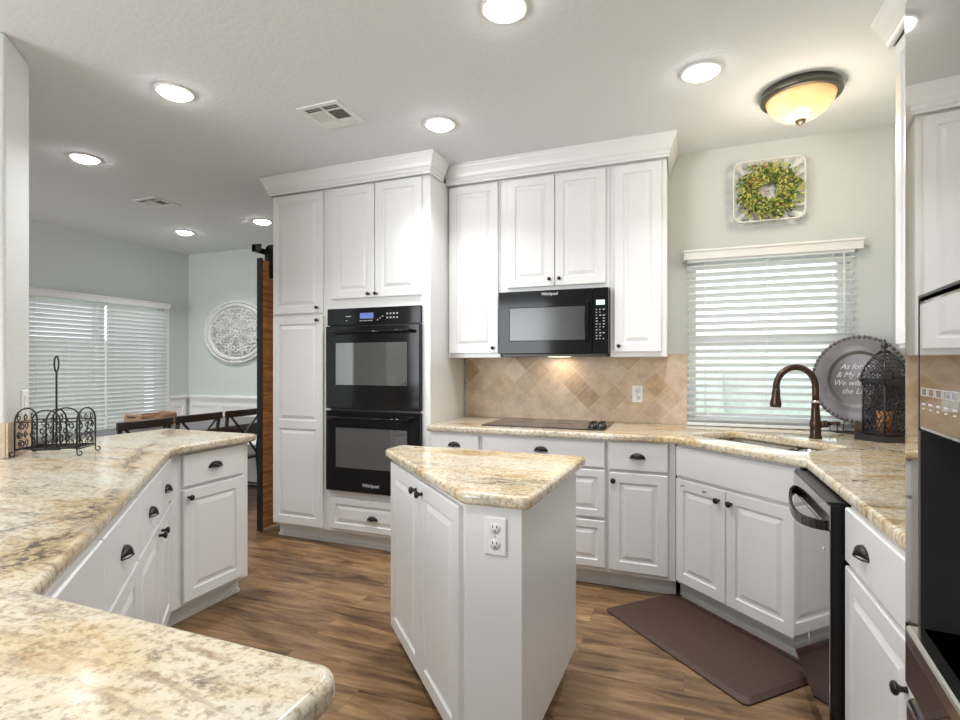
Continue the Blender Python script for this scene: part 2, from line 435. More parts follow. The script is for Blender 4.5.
def tag(o, label, cat, group=None, kind=None):
    o['label'] = label; o['category'] = cat
    if group: o['group'] = group
    if kind: o['kind'] = kind
    return o
def thing(name, label, cat, loc=(0, 0, 0), rz=0, group=None):
    o = bpy.data.objects.new(name, None); C.objects.link(o)
    o.empty_display_size = 0.1
    o.location = loc; o.rotation_euler = (0, 0, rz)
    return tag(o, label, cat, group)
def struct(o): o['kind'] = 'structure'; return o
def copy_tree(o, parent=None):
    c = o.copy(); C.objects.link(c)
    if parent is not None: c.parent = parent
    for ch in list(kids.get(o.name, [])) if False else [q for q in C.objects if q.parent == o]:
        copy_tree(ch, c)
    return c
def text_mesh(s, size, mat, parent, loc, rot, name='lettering', ext=0.0004, bold=0.0, shear=0.0):
    cu = bpy.data.curves.new('t', 'FONT'); cu.body = s; cu.size = size; cu.extrude = ext
    cu.align_x = 'CENTER'; cu.align_y = 'CENTER'; cu.offset = bold; cu.resolution_u = 3; cu.shear = shear
    tmp = bpy.data.objects.new('t', cu); C.objects.link(tmp)
    bpy.context.view_layer.update()
    me = bpy.data.meshes.new_from_object(tmp.evaluated_get(bpy.context.evaluated_depsgraph_get()))
    bpy.data.objects.remove(tmp); me.materials.clear(); me.materials.append(mat)
    o = bpy.data.objects.new(name, me); C.objects.link(o)
    if parent is not None: o.parent = parent
    o.location = loc; o.rotation_euler = rot
    return o

def rounded(poly, rad, seg=6):
    out = []; n = len(poly)
    rr = rad if isinstance(rad, (list, tuple)) else [rad] * n
    for i in range(n):
        p = Vector(poly[i]); a = Vector(poly[i - 1]); b_ = Vector(poly[(i + 1) % n]); r = rr[i]
        if r <= 0: out.append(tuple(p)); continue
        u = (a - p).normalized(); w = (b_ - p).normalized()
        ang = math.acos(max(-1, min(1, u.dot(w)))); t = min(r / math.tan(ang / 2), (a - p).length * .45, (b_ - p).length * .45)
        r2 = t * math.tan(ang / 2); bis = (u + w).normalized(); c = p + bis * (r2 / math.sin(ang / 2))
        s0 = p + u * t - c; s1 = p + w * t - c
        a0 = math.atan2(s0.y, s0.x); a1 = math.atan2(s1.y, s1.x); da = (a1 - a0 + PI) % (2 * PI) - PI
        for k in range(seg + 1):
            th = a0 + da * k / seg; out.append((c.x + r2 * math.cos(th), c.y + r2 * math.sin(th)))
    return out
def slab(name, outer, holes, z0, z1, mat, bev=0.012, parent=None):
    cu = bpy.data.curves.new('s', 'CURVE'); cu.dimensions = '2D'; cu.fill_mode = 'BOTH'
    for pts in [outer] + holes:
        sp = cu.splines.new('POLY'); sp.points.add(len(pts) - 1)
        for q, (x, y) in zip(sp.points, pts): q.co = (x, y, 0, 1)
        sp.use_cyclic_u = True
    cu.extrude = (z1 - z0) / 2 - bev; cu.bevel_depth = bev; cu.bevel_resolution = 3; cu.offset = -bev
    tmp = bpy.data.objects.new('s', cu); C.objects.link(tmp); bpy.context.view_layer.update()
    me = bpy.data.meshes.new_from_object(tmp.evaluated_get(bpy.context.evaluated_depsgraph_get()))
    bpy.data.objects.remove(tmp); me.materials.clear(); me.materials.append(mat)
    bm = bmesh.new(); bm.from_mesh(me)
    bmesh.ops.remove_doubles(bm, verts=bm.verts, dist=1e-5)
    bmesh.ops.translate(bm, vec=(0, 0, (z0 + z1) / 2), verts=bm.verts)
    bmesh.ops.recalc_face_normals(bm, faces=bm.faces); bm.to_mesh(me); bm.free()
    for p in me.polygons: p.use_smooth = abs(p.normal.z) < 0.99
    o = bpy.data.objects.new(name, me); C.objects.link(o)
    if parent is not None: o.parent = parent
    return o

# ------------------------------------------------------------------ the room
WX0, WX1 = -5.9, 1.14      # dining window wall, right wall
WY1, DY1, WY0 = 3.75, 4.9, -3.5
struct(MB().box(WX0 - .15, WX1 + .15, WY0 - .15, DY1 + .15, -0.1, 0).build('floor', M['floor']))
struct(MB().box(WX0 - .15, WX1 + .15, WY0 - .15, DY1 + .15, CEIL, CEIL + .1).build('ceiling', M['ceil']))
# back wall with window opening (X .03...93, Z .93..2.0)
w = MB(); KX0, KX1, KZ0, KZ1 = 0.03, 0.93, 0.925, 2.0
w.box(-3.0, KX0, WY1, WY1 + .14, 0, CEIL).box(KX1, WX1 + .15, WY1, WY1 + .14, 0, CEIL)
w.box(KX0, KX1, WY1, WY1 + .14, 0, KZ0).box(KX0, KX1, WY1, WY1 + .14, KZ1, CEIL)
struct(w.build('wall_back', M['wall']))
struct(MB().box(WX1, WX1 + .12, WY0, WY1, 0, CEIL).build('wall_right', M['wall']))
w = MB(); PY0, PY1, PZ1 = 3.12, 4.56, 2.03
w.box(WX0 - .12, WX0, WY0, PY0, 0, CEIL).box(WX0 - .12, WX0, PY1, DY1 + .12, 0, CEIL).box(WX0 - .12, WX0, PY0, PY1, PZ1, CEIL)
struct(w.build('wall_dining_left', M['wall']))
struct(MB().box(WX0, -2.94, DY1, DY1 + .12, 0, CEIL).build('wall_dining_back', M['wall']))
struct(MB().box(-3.03, -2.94, WY1 + .14, DY1, 0, CEIL).build('wall_pantry', M['wall']))
# angled wall end at the peninsula
struct(MB().prism([(-2.68, 1.345), (-2.87, 1.535), (-4.20, 0.205), (-4.01, 0.015)], 0, CEIL).build('wall_angled', M['pier'], bevel=.012, seg=3))
w = MB()
w.box(WX0, -5.4, WY0 - .12, WY0, 0, CEIL).box(-2.5, WX1, WY0 - .12, WY0, 0, CEIL)
w.box(-5.4, -2.5, WY0 - .12, WY0, 0, .25).box(-5.4, -2.5, WY0 - .12, WY0, 2.62, CEIL)
struct(w.build('wall_rear', M['pier']))
w = MB()  # unseen rear window, added with its wall opening to let sky light in
for x in (-5.4, -4.0, -2.56):
    w.box(x, x + .06, WY0 - .09, WY0 - .04, .25, 2.62)
for a, b_ in ((-5.34, -4.0), (-3.94, -2.56)):
    w.box(a, b_, WY0 - .09, WY0 - .04, .25, .31).box(a, b_, WY0 - .09, WY0 - .04, 2.56, 2.62)
struct(w.build('added_rear_window', M['trimw']))

# kitchen window: sash frame, panes
def window(name, x0, x1, z0, z1, y, mat=M['trimw']):
    f = MB(); t = .045
    f.box(x0, x0 + t, y, y + .05, z0, z1).box(x1 - t, x1, y, y + .05, z0, z1)
    f.box(x0 + t, x1 - t, y, y + .05, z0, z0 + t).box(x0 + t, x1 - t, y, y + .05, z1 - t, z1)
    zm = z0 + (z1 - z0) * .52
    f.box(x0 + t, x1 - t, y - .012, y + .05, zm - .025, zm + .025)
    o = struct(f.build(name, mat))
    MB().box(x0 + t, x1 - t, y + .02, y + .026, z0 + t, z1 - t).build('pane', M['glass'], o)
    return o
window('window_1', KX0, KX1, KZ0, KZ1, WY1 + .075)
f = MB(); y0, y1 = PY0, PY1
for (a, b_) in ((y0, y0 + .06), (y1 - .06, y1), ((y0 + y1) / 2 - .05, (y0 + y1) / 2 + .05)):
    f.box(WX0 - .10, WX0 - .05, a, b_, 0, PZ1)
ym = (y0 + y1) / 2
for a, b_ in ((y0 + .06, ym - .05), (ym + .05, y1 - .06)):
    f.box(WX0 - .10, WX0 - .05, a, b_, PZ1 - .06, PZ1).box(WX0 - .10, WX0 - .05, a, b_, 0, .08)
o = struct(f.build('door_1', M['trimw']))
MB().box(WX0 - .078, WX0 - .072, y0 + .06, y1 - .06, .08, PZ1 - .06).build('pane', M['glass'], o)

# outside: lawn, hedge, fence
struct(MB().box(-16, 10, 5.3, 14, -.3, -.25).box(-16, -6.3, -6, 5.3, -.3, -.25).build('ground_1', M['ground']))
hb = MB()
for i in range(34):
    x = -1.5 + i * .22 + random.uniform(-.06, .06); r = random.uniform(.45, .7)
    hb.lathe([(0.01, 0), (r * .8, .15), (r, .9), (r * .9, 1.5), (r * .45, 1.85), (0.01, 1.95)], (x, 8.6 + random.uniform(-.3, .3), -.3), 10)
tag(hb.build('hedge', M['hedge']), 'leafy green hedge outside beyond the kitchen window', 'hedge', kind='stuff')
w = MB()
for i in range(40): w.box(-9.6, -9.56, -1 + i * .2, -1 + i * .2 + .19, -.25, 1.75)
tag(w.build('garden_fence', M['fence']), 'grey board fence outside beyond the patio door blinds', 'fence')

# baseboards, wainscot
def wains(name, horiz, a0, a1, c, sgn):
    """panelled wainscot along a wall; horiz: runs in X at y=c, else in Y at x=c"""
    m_ = MB()
    def bx(a, b_, d, z0, z1):
        if horiz: m_.box(a, b_, min(c, c + sgn * d), max(c, c + sgn * d), z0, z1)
        else: m_.box(min(c, c + sgn * d), max(c, c + sgn * d), a, b_, z0, z1)
    bx(a0, a1, .008, 0, .93); bx(a0, a1, .02, 0, .13); bx(a0, a1, .02, .80, .90); bx(a0, a1, .045, .90, .93)
    n = max(1, round((a1 - a0) / .5)); s_ = (a1 - a0) / n
    for i in range(n + 1):
        p = a0 + i * s_
        bx(max(a0, p - .05), min(a1, p + .05), .02, .13, .80)
    return struct(m_.build(name, M['trimw'], bevel=.003))
wains('trim_1', True, WX0 + .05, -3.04, DY1, -1)
wains('trim_2', False, PY1 + .06, DY1 - .05, WX0, 1)
struct(MB().box(WX0, WX0 + .02, -3.4, PY0 - .06, 0, .13).build('baseboard_left', M['trimw']))
w = MB()   # casing of the patio door
w.box(WX0, WX0 + .02, PY1, PY1 + .055, 0, PZ1 - .03)
struct(w.build('trim_3', M['trimw']))

# backsplash
sp = MB().box(-1.575, KX0 - .012, WY1 - .012, WY1, .915, 1.385)
struct(sp.build('trim_4', M['trav']))
sp = MB().box(KX1 + .02, WX1 - .014, WY1 - .012, WY1, .915, 1.385)
struct(sp.build('trim_5', M['trav']))
o = struct(MB().box(.78, 2.92, -.012, 0, .915, 1.372).build('trim_6', M['trav'], loc=(WX1, 4.52 - .78, 0), rz=-PI / 2))
o.location = (WX1, 3.74 + .78, 0)
# splash strip on the angled wall end
d45 = Vector((-.7071, .7071)); n45 = Vector((.7071, .7071))
a = Vector((-2.68, 1.345)) + n45 * .001
o = struct(MB().box(-.006, .262, -.008, 0, .915, 1.065).build('trim_7', M['trav'], loc=(a.x, a.y, 0), rz=PI * .75))

struct(MB().box(0, .9, -.008, 0, .915, 1.065).build('trim_11', M['trav'], loc=(-2.68 - .9 * .7071, 1.345 - .9 * .7071, 0), rz=PI / 4))
# crown mouldings: profile swept along a path with mitred corners
CP = [(0, 2.585), (.012, 2.585), (.012, 2.60), (.018, 2.605), (.018, 2.625), (.026, 2.635), (.032, 2.655), (.043, 2.680), (.050, 2.692), (.052, 2.70), (.056, 2.705), (.056, 2.7195), (0, 2.7195)]
def crown(name, path):
    """path: plan points; moulding sits to the right-hand side of travel... outward = given by left normal*-1"""
    P_ = [Vector(p) for p in path]; n = len(P_); m_ = MB(); k = len(CP)
    nor = []
    for i in range(n - 1):
        d = (P_[i + 1] - P_[i]).normalized(); nor.append(Vector((d.y, -d.x)))
    for i in range(n):
        if i == 0: q = nor[0]
        elif i == n - 1: q = nor[-1]
        else:
            q = (nor[i - 1] + nor[i]); q = q / (q.length_squared / 2)
        m_.v += [(P_[i].x + q.x * a, P_[i].y + q.y * a, z) for a, z in CP]
    for i in range(n - 1):
        for j in range(k):
            m_.f.append([i * k + j, i * k + (j + 1) % k, (i + 1) * k + (j + 1) % k, (i + 1) * k + j]); m_.sm.append(False)
    m_.f.append(list(range(k))); m_.sm.append(False)
    m_.f.append(list(range((n - 1) * k, n * k))[::-1]); m_.sm.append(False)
    return struct(m_.build(name, M['paint']))
crown('trim_8', [(-2.922, 3.74), (-2.922, 3.135), (-1.583, 3.135), (-1.583, 3.335)])
crown('trim_9', [(-1.583, 3.415), (-.096, 3.415), (-.096, 3.74)])
crown('trim_10', [(1.13, 2.560), (.778, 2.560), (.778, .85)])

# ------------------------------------------------------------------ cabinet pieces
def front(parent, name, x0, x1, z0, z1, th=.02, style='raised', split=None, y=0.0):
    m_ = MB()
    def panel(px0, px1, pz0, pz1, st):
        r_ = []
        return r_
    e = .004
    if style == 'slab':
        m_.loops([(x0, x1, z0, z1, y), (x0, x1, z0, z1, y - th + e), (x0 + e, x1 - e, z0 + e, z1 - e, y - th),
                  (x0 + .012, x1 - .012, z0 + .012, z1 - .012, y - th)])
    else:
        fr = .055 if (z1 - z0) > .3 and (x1 - x0) > .25 else min(.042, (z1 - z0) * .22)
        zs = [(z0, z1)]
        if split: zs = [(z0, split), (split, z1)]
        # outer shell
        if not split:
            rc = [(x0, x1, z0, z1, y), (x0, x1, z0, z1, y - th + e), (x0 + e, x1 - e, z0 + e, z1 - e, y - th)]
            for ins, dep in ((fr, th), (fr + .004, th - .008), (fr + .014, th - .0085), (fr + .036, th - .001), (fr + .040, th - .001)):
                rc.append((x0 + ins, x1 - ins, z0 + ins, z1 - ins, y - dep))
            m_.loops(rc)
        else:
            m_.box(x0, x1, y - th * .45, y, z0, z1)
            for (a, b_) in zs:
                ax = fr * .55 if a == split else 0; bx_ = fr * .55 if b_ == split else 0
                rc = [(x0, x1, a, b_, y - th * .4), (x0, x1, a, b_, y - th)]
                f0 = fr if a != split else fr * .55; f1 = fr if b_ != split else fr * .55
                for ins, dep in ((0, th), (.004, th - .008), (.014, th - .0085), (.036, th - .001)):
                    rc.append((x0 + fr + ins, x1 - fr - ins, a + f0 + ins, b_ - f1 - ins, y - dep))
                m_.loops(rc)
    o = m_.build(name, M['paint'], parent, weld=True)
    return o
def knob(parent, x, z, y=-.02, name='knob', r=.0155):
    m_ = MB().lathe([(.0075, 0), (.006, -.010), (.009, -.016), (r, -.021), (r, -.026), (r * .75, -.030), (0.0001, -.031)], (x, y, z), 16, 'y')
    return m_.build(name, M['bronze'], parent)
def cup(parent, x, z, y=-.02, w_=.086, h=.030, name='cup_pull'):
    """bin pull: quarter dome open underneath"""
    m_ = MB(); nu, nv = 16, 7; vs = []
    for j in range(nv + 1):
        ph = (PI / 2) * j / nv
        for i in range(nu + 1):
            th = PI * i / nu
            vs.append((x - w_ / 2 * math.cos(th) * math.cos(ph * .98), y - .026 * math.sin(ph) ** .8 * (math.sin(th) ** .5), z + h * math.sin(th) * math.cos(ph)))
    fs = []
    for j in range(nv):
        for i in range(nu):
            a = j * (nu + 1) + i; fs.append((a, a + 1, a + nu + 2, a + nu + 1))
    m_.add(vs, fs, True)
    m_.tube([(x - w_ / 2, y - .002, z), (x - w_ / 2 * .7, y - .017, z), (x, y - .026, z), (x + w_ / 2 * .7, y - .017, z), (x + w_ / 2, y - .002, z)], .0022, 6)
    o = m_.build(name, M['bronze'], parent)
    sd = o.modifiers.new('solid', 'SOLIDIFY'); sd.thickness = .0016
    return o
def carcass(parent, w_, dep, z0=.10, z1=.874, toe=True, openbox=False, xoff=0, poly=None, endpanel=0):
    m_ = MB()
    if poly: m_.prism(poly, z0, z1)
    elif openbox:
        m_.box(xoff, xoff + w_, 0, .02, z0, z1).box(xoff, xoff + .018, .02, dep, z0, z1).box(xoff + w_ - .018, xoff + w_, .02, dep, z0, z1)
        m_.box(xoff + .018, xoff + w_ - .018, .02, dep, z0, z0 + .02)
    else: m_.box(xoff, xoff + w_, 0, dep, z0, z1)
    m_.build('carcass', M['paint'], parent, bevel=.002)
    if toe:
        t = MB().box(xoff + endpanel, xoff + w_, .072, dep, 0, z0 - .0005)
        t.box(xoff + endpanel, xoff + w_, .060, .072, 0, .02)
        t.build('toe_kick', M['toe'], parent)

# ---- cooktop run (face plane Y 3.12)
FY = 3.125
t = thing('base_cabinet', 'narrow white base cabinet between the oven tower and the cooktop', 'cabinet', (-1.578, FY, 0), 0)
carcass(t, .37, .61)
d = front(t, 'drawer', .02, .36, .705, .862, style='slab'); cup(d, .19, .785)
d = front(t, 'door', .02, .36, .125, .690); knob(d, .325, .645)
t = thing('base_cabinet', 'wide white base cabinet with three drawers below the black cooktop', 'cabinet', (-1.206, FY, 0), 0)
carcass(t, .785, .61)
for z0, z1, st in ((.712, .862, 'slab'), (.420, .698, 'raised'), (.128, .402, 'raised')):
    d = front(t, 'drawer', .014, .776, z0, z1, style=st); cup(d, .395, (z0 + z1) / 2)
t = thing('base_cabinet', 'white base cabinet with one drawer and one door, left of the angled sink cabinet', 'cabinet', (-.419, FY, 0), 0)
carcass(t, .375, .61)
d = front(t, 'drawer', .015, .335, .707, .866, style='slab'); cup(d, .172, .778)
d = front(t, 'door', .015, .335, .125, .690); knob(d, .038, .645)

# ---- angled sink base, face x+y=3.088
s45 = math.sqrt(.5)
t = thing('sink_base_cabinet', 'angled white sink cabinet with two doors under the kitchen sink', 'cabinet', (-.036, FY - .001, 0), -PI / 4)
m_ = MB()
m_.box(0, .71, 0, .02, .10, .874).box(0, .018, .02, .40, .10, .60).box(.692, .71, .02, .40, .10, .60).box(.018, .692, .02, .40, .10, .12)
m_.build('carcass', M['paint'], t, bevel=.002)
MB().box(-.05, .72, .072, .09, 0, .0995).box(-.025, .715, .060, .072, 0, .02).build('toe_kick', M['toe'], t)
front(t, 'false_drawer_front', .008, .705, .700, .862, style='slab')
d = front(t, 'door', .008, .338, .118, .684); knob(d, .300, .628)
o = MB().box(.055, .075, -.024, -.0205, .652, .657).box(.055, .059, -.030, -.024, .644, .657).build('hook', M['chrome'], d)
o = MB().box(.205, .225, -.024, -.0205, .652, .657).box(.205, .209, -.030, -.024, .644, .657).build('hook', M['chrome'], d)
d = front(t, 'door', .342, .705, .118, .684); knob(d, .375, .628)

# ---- right run (face X .49), facing -X
RX = .488
t = thing('base_cabinet', 'white base cabinet with drawer and door to the right of the dishwasher', 'cabinet', (RX, 1.955, 0), -PI / 2)
carcass(t, .555, .62)
d = front(t, 'drawer', .012, .54, .70, .866, style='slab'); cup(d, .20, .775, w_=.095)
d = front(t, 'door', .012, .54, .125, .684); knob(d, .505, .578)
t = thing('base_cabinet', 'white base cabinet next to the refrigerator at the end of the right run', 'cabinet', (RX, 1.395, 0), -PI / 2)
carcass(t, .545, .62)
d = front(t, 'drawer', .012, .53, .70, .866, style='slab'); cup(d, .27, .775)
d = front(t, 'door', .012, .53, .125, .684); knob(d, .04, .645)

# ---- dishwasher
t = thing('dishwasher', 'dark reflective dishwasher with arched handle in the right run', 'dishwasher', (RX, 2.562, 0), -PI / 2)
MB().box(.004, .594, .02, .60, .10, .868).build('tub', M['blackm'], t)
MB().box(.004, .594, .06, .60, 0, .0995).build('toe_panel', M['blackm'], t)
d = MB().box(.004, .596, -.052, .018, .115, .862).build('door', M['black'], t, bevel=.004)
MB().box(.006, .590, -.0545, -.0525, .118, .775).build('front_panel', M['dwsteel'], d)
MB().box(.006, .594, -.055, -.0525, .78, .858).build('control_panel', M['dwsteel'], d)
MB().box(.03, .575, -.058, .0175, .862, .868).build('control_strip', M['blackm'], d)
pts = []
for i in range(15):
    u = i / 14; pts.append((.03 + .54 * u, -.057 - .045 * math.sin(PI * u) ** .6, .79 - .035 * math.sin(PI * u)))
hb = MB()
for i in range(14): hb.obox(pts[i], (Vector(pts[i + 1]) + (Vector(pts[i + 1]) - Vector(pts[i])) * .08), .012, .034)
hb.build('handle', M['black'], t, bevel=.003)
MB().add([(.29, -.0555, .30), (.296, -.0555, .314), (.30, -.0555, .34), (.304, -.0555, .314), (.312, -.0555, .308), (.304, -.0555, .300), (.30, -.0555, .27), (.296, -.0555, .298)], [list(range(8))]).build('emblem', M['white'], d)
MB().lathe([(.006, 0), (.006, -.002), (.0001, -.002)], (.52, -.0555, .70), 12, 'y').build('indicator', M['white'], d)

# ---- tall cabinets
TY = 3.158
t = thing('pantry_cabinet', 'tall white pantry cabinet with two stacked doors beside the barn door', 'cabinet', (-2.92, TY, 0), 0)
carcass(t, .494, .585, .11, 2.60)
d = front(t, 'door', .018, .474, 1.690, 2.578); knob(d, .432, 1.728, r=.012)
d = front(t, 'door', .018, .474, .128, 1.668, split=.868); knob(d, .432, 1.636, r=.012)
t = thing('oven_cabinet', 'tall white cabinet surrounding the double wall oven', 'cabinet', (-2.425, TY, 0), 0)
c_ = MB(); OX0, OX1, OZ0, OZ1 = .035, .768, .42, 1.705
c_.box(0, OX0, 0, .585, .11, 2.60).box(OX1, .84, 0, .585, .11, 2.60).box(OX0, OX1, 0, .585, .11, OZ0).box(OX0, OX1, 0, .585, OZ1, 2.60)
c_.build('carcass', M['paint'], t)
MB().box(0, .84, .072, .585, 0, .1095).box(0, .84, .060, .072, 0, .02).build('toe_kick', M['toe'], t)
d = front(t, 'door', .052, .413, 1.782, 2.578); knob(d, .372, 1.806, r=.012)
d = front(t, 'door', .419, .780, 1.782, 2.578); knob(d, .432, 1.806, r=.012)
d = front(t, 'drawer', .045, .775, .135, .357); cup(d, .40, .225)

# ---- double oven
t = thing('double_oven', 'black built-in double wall oven in the tall white cabinet', 'oven', (-2.425, TY, 0), 0)
MB().box(.04, .763, 0.002, .50, .425, 1.70).build('body', M['blackm'], t)
cp = MB().box(.022, .781, -.022, 0, 1.592, 1.712).build('control_panel', M['black'], t, bevel=.003)
MB().box(.30, .41, -.0232, -.0222, 1.635, 1.675).build('display', M['lcdblue'], cp)
k = MB()
for i in range(4):
    for j in range(2): k.box(.515 + i * .026, .527 + i * .026, -.0232, -.0222, 1.632 + j * .028, 1.642 + j * .028)
for i in range(5): k.box(.30 + i * .022, .312 + i * .022, -.0232, -.0222, 1.618, 1.624)
for i in range(3): k.box(.44 + i * .02, .448 + i * .02, -.0232, -.0222, 1.62 + i * .012, 1.628 + i * .012)
k.box(.18, .225, -.0232, -.0222, 1.652, 1.657).box(.18, .195, -.0232, -.0222, 1.622, 1.627)
k.build('printed_legend', M['legend'], cp)
for (z0, z1, nm) in ((1.0, 1.585, 'upper'), (.415, .985, 'lower')):
    d = MB()
    wx0, wx1, wz0, wz1 = .105, .69, z0 + .165, z1 - .115
    d.loops([(.022, .781, z0, z1, 0), (.022, .781, z0, z1, -.038), (.026, .777, z0 + .004, z1 - .004, -.042), (wx0, wx1, wz0, wz1, -.042), (wx0 + .004, wx1 - .004, wz0 + .004, wz1 - .004, -.0395)])
    d = d.build('oven_door', M['black'], t)
    MB().box(wx0 + .004, wx1 - .004, -.0415, -.0400, wz0 + .004, wz1 - .004).build('window', M['ovenglass'], d)
    h = MB(); hz = z1 - .045
    h.tube([(.075, -.085, hz), (.73, -.085, hz)], .011, 12)
    for x in (.10, .705): h.box(x - .011, x + .011, -.085, -.042, hz - .012, hz + .012)
    h.build('handle', M['black'], d)
    if nm == 'lower': text_mesh('Whirlpool', .032, M['legend'], d, (.40, -.0425, z0 + .055), (PI / 2, 0, 0), bold=.0006)

# ---- wall cabinets (face Y 3.44)
UY = 3.440
t = thing('wall_cabinet', 'tall single-door white wall cabinet to the left of the microwave', 'cabinet', (-1.578, UY, 0), 0)
MB().box(0, .392, 0, .305, 1.362, 2.60).build('carcass', M['paint'], t, bevel=.002)
d = front(t, 'door', .012, .380, 1.392, 2.575); knob(d, .347, 1.428, r=.012)
t = thing('wall_cabinet', 'short two-door white wall cabinet directly above the microwave', 'cabinet', (-1.184, UY, 0), 0)
MB().box(0, .741, 0, .305, 1.806, 2.60).build('carcass', M['paint'], t, bevel=.002)
d = front(t, 'door', .056, .382, 1.835, 2.575); knob(d, .352, 1.880, r=.012)
d = front(t, 'door', .388, .716, 1.835, 2.575); knob(d, .418, 1.880, r=.012)
t = thing('wall_cabinet', 'tall narrow white wall cabinet between the microwave and the window', 'cabinet', (-.441, UY, 0), 0)
MB().box(0, .341, 0, .305, 1.362, 2.60).build('carcass', M['paint'], t, bevel=.002)
d = front(t, 'door', .026, .310, 1.392, 2.575); knob(d, .056, 1.43, r=.012)
t = thing('wall_cabinet', 'white wall cabinet on the right wall beside the refrigerator', 'cabinet', (.80, 2.557, 0), -PI / 2)
MB().box(0, .86, 0, .335, 1.375, 2.60).build('carcass', M['paint'], t, bevel=.002)
d = front(t, 'door', .02, .42, 1.39, 2.575); knob(d, .39, 1.43, r=.012)
d = front(t, 'door', .43, .84, 1.39, 2.575); knob(d, .46, 1.43, r=.012)

# ---- microwave
t = thing('microwave', 'black over-the-range microwave mounted below the short wall cabinet', 'microwave', (-1.171, 3.36, 0), 0)
MB().box(.002, .726, .022, .385, 1.382, 1.798).build('body', M['blackm'], t, bevel=.003)
MB().box(.02, .71, .03, .37, 1.368, 1.3815).build('vent_grille', M['blackm'], t)
d = MB(); d.loops([(0, .628, 1.384, 1.80, .021), (0, .628, 1.384, 1.80, .004), (.004, .624, 1.388, 1.796, 0), (.075, .585, 1.468, 1.692, 0), (.079, .581, 1.472, 1.688, .003)])
d = d.build('door', M['black'], t)
MB().box(.079, .581, .0005, .0025, 1.472, 1.688).build('window', M['mwglass'], d)
MB().box(.0, .72, -.002, .0015, 1.440, 1.446).build('trim_line', M['dwsteel'], d) if False else None
text_mesh('Whirlpool', .026, M['legend'], d, (.352, -.0005, 1.775), (PI / 2, 0, 0), bold=.0006)
h = MB(); hp = []
for i in range(13):
    u = i / 12; hp.append((.598, -.004 - .034 * math.sin(PI * u) ** .7, 1.455 + .27 * u))
for i in range(12): h.obox(hp[i], hp[i + 1], .026, .010, up=(0, 1, 0))
h.build('handle', M['black'], t, bevel=.003)
cp = MB().box(.631, .728, 0, .021, 1.384, 1.80).build('control_panel', M['black'], t, bevel=.003)
MB().box(.652, .706, -.0015, -.0002, 1.690, 1.722).build('display', M['lcd'], cp)
k = MB()
for j in range(11):
    for i in range(3):
        if random.random() < .9: k.box(.650 + i * .022, .650 + i * .022 + random.choice((.007, .012)), -.0012, -.0002, 1.474 + j * .0185, 1.479 + j * .0185)
k.build('printed_legend', M['legend'], cp)
l = bpy.data.lights.new('hood_bulb', 'AREA'); l.size = .12; l.energy = .55; l.color = (1, .84, .62)
o = bpy.data.objects.new('hood_bulb', l); C.objects.link(o); o.parent = t; o.location = (.36, .26, 1.362)
MB().box(.29, .43, .20, .32, 1.366, 1.3675).build('lamp_lens', emis('hood_lens', (1, .85, .65), 3), t)

# ------------------------------------------------------------------ countertops
def Dp(t_, s_):  # sink frame: s_=x+y, t_=(x-y)/sqrt2
    q = t_ * math.sqrt(2); return ((s_ + q) / 2, (s_ - q) / 2)
outer = [(-1.575, 3.083), (-.058, 3.083), (.474, 2.551), (.474, .835), (1.127, .835), (1.127, 3.737), (-1.575, 3.737)]
outer = rounded(outer, [0, .03, .03, .02, 0, 0, 0])
hole = rounded([Dp(-2.26, 3.255), Dp(-1.60, 3.255), Dp(-1.60, 3.76), Dp(-2.26, 3.76)], .05)
ct = slab('countertop', outer, [hole], .8745, .9145, M['granite'])
tag(ct, 'beige granite worktop along the cooktop, sink and right wall', 'countertop')
# window stool continues the granite into the recess
struct(MB().box(KX0 + .002, KX1 - .002, WY1 - .012, WY1 + .072, .8955, .9155 + .01).build('window_sill', M['granite'])) if False else None
# sink
t = thing('kitchen_sink', 'double bowl stainless sink set into the angled granite worktop', 'sink', Vector((*Dp(-2.26, 3.255), 0)), -PI / 4)
def basin(x0, x1, y0, y1, z0, z1, name):
    m_ = MB(); c0 = rounded([(x0, y0), (x1, y0), (x1, y1), (x0, y1)], .05, 5); c1 = rounded([(x0 + .025, y0 + .025), (x1 - .025, y0 + .025), (x1 - .025, y1 - .025), (x0 + .025, y1 - .025)], .04, 5)
    n = len(c0)
    m_.v = [(x, y, z1) for x, y in c0] + [(x, y, z0 + .02) for x, y in c0] + [(x, y, z0) for x, y in c1]
    for k_ in range(2):
        for i in range(n): m_.f.append([k_ * n + i, k_ * n + (i + 1) % n, (k_ + 1) * n + (i + 1) % n, (k_ + 1) * n + i]); m_.sm.append(True)
    m_.f.append(list(range(2 * n, 3 * n))); m_.sm.append(False)
    o = m_.build(name, M['steel'], t); sd = o.modifiers.new('solid', 'SOLIDIFY'); sd.thickness = .003; sd.offset = 0
    return o
b1 = basin(-.006, .415, -.006, .362, .68, .873, 'basin'); b2 = basin(.435, .666, -.006, .362, .70, .873, 'basin')
MB().box(.412, .438, .0, .358, .845, .862).build('divider', M['steel'], t, bevel=.004)
MB().lathe([(.0001, .6995 - .01), (.035, .690), (.04, .694), (.04, .6965)], (.20, .18, 0), 20).build('drain', M['chrome'], t)
MB().lathe([(.0001, .706), (.03, .706), (.035, .71), (.035, .7125)], (.55, .18, 0), 20).build('drain', M['chrome'], t)

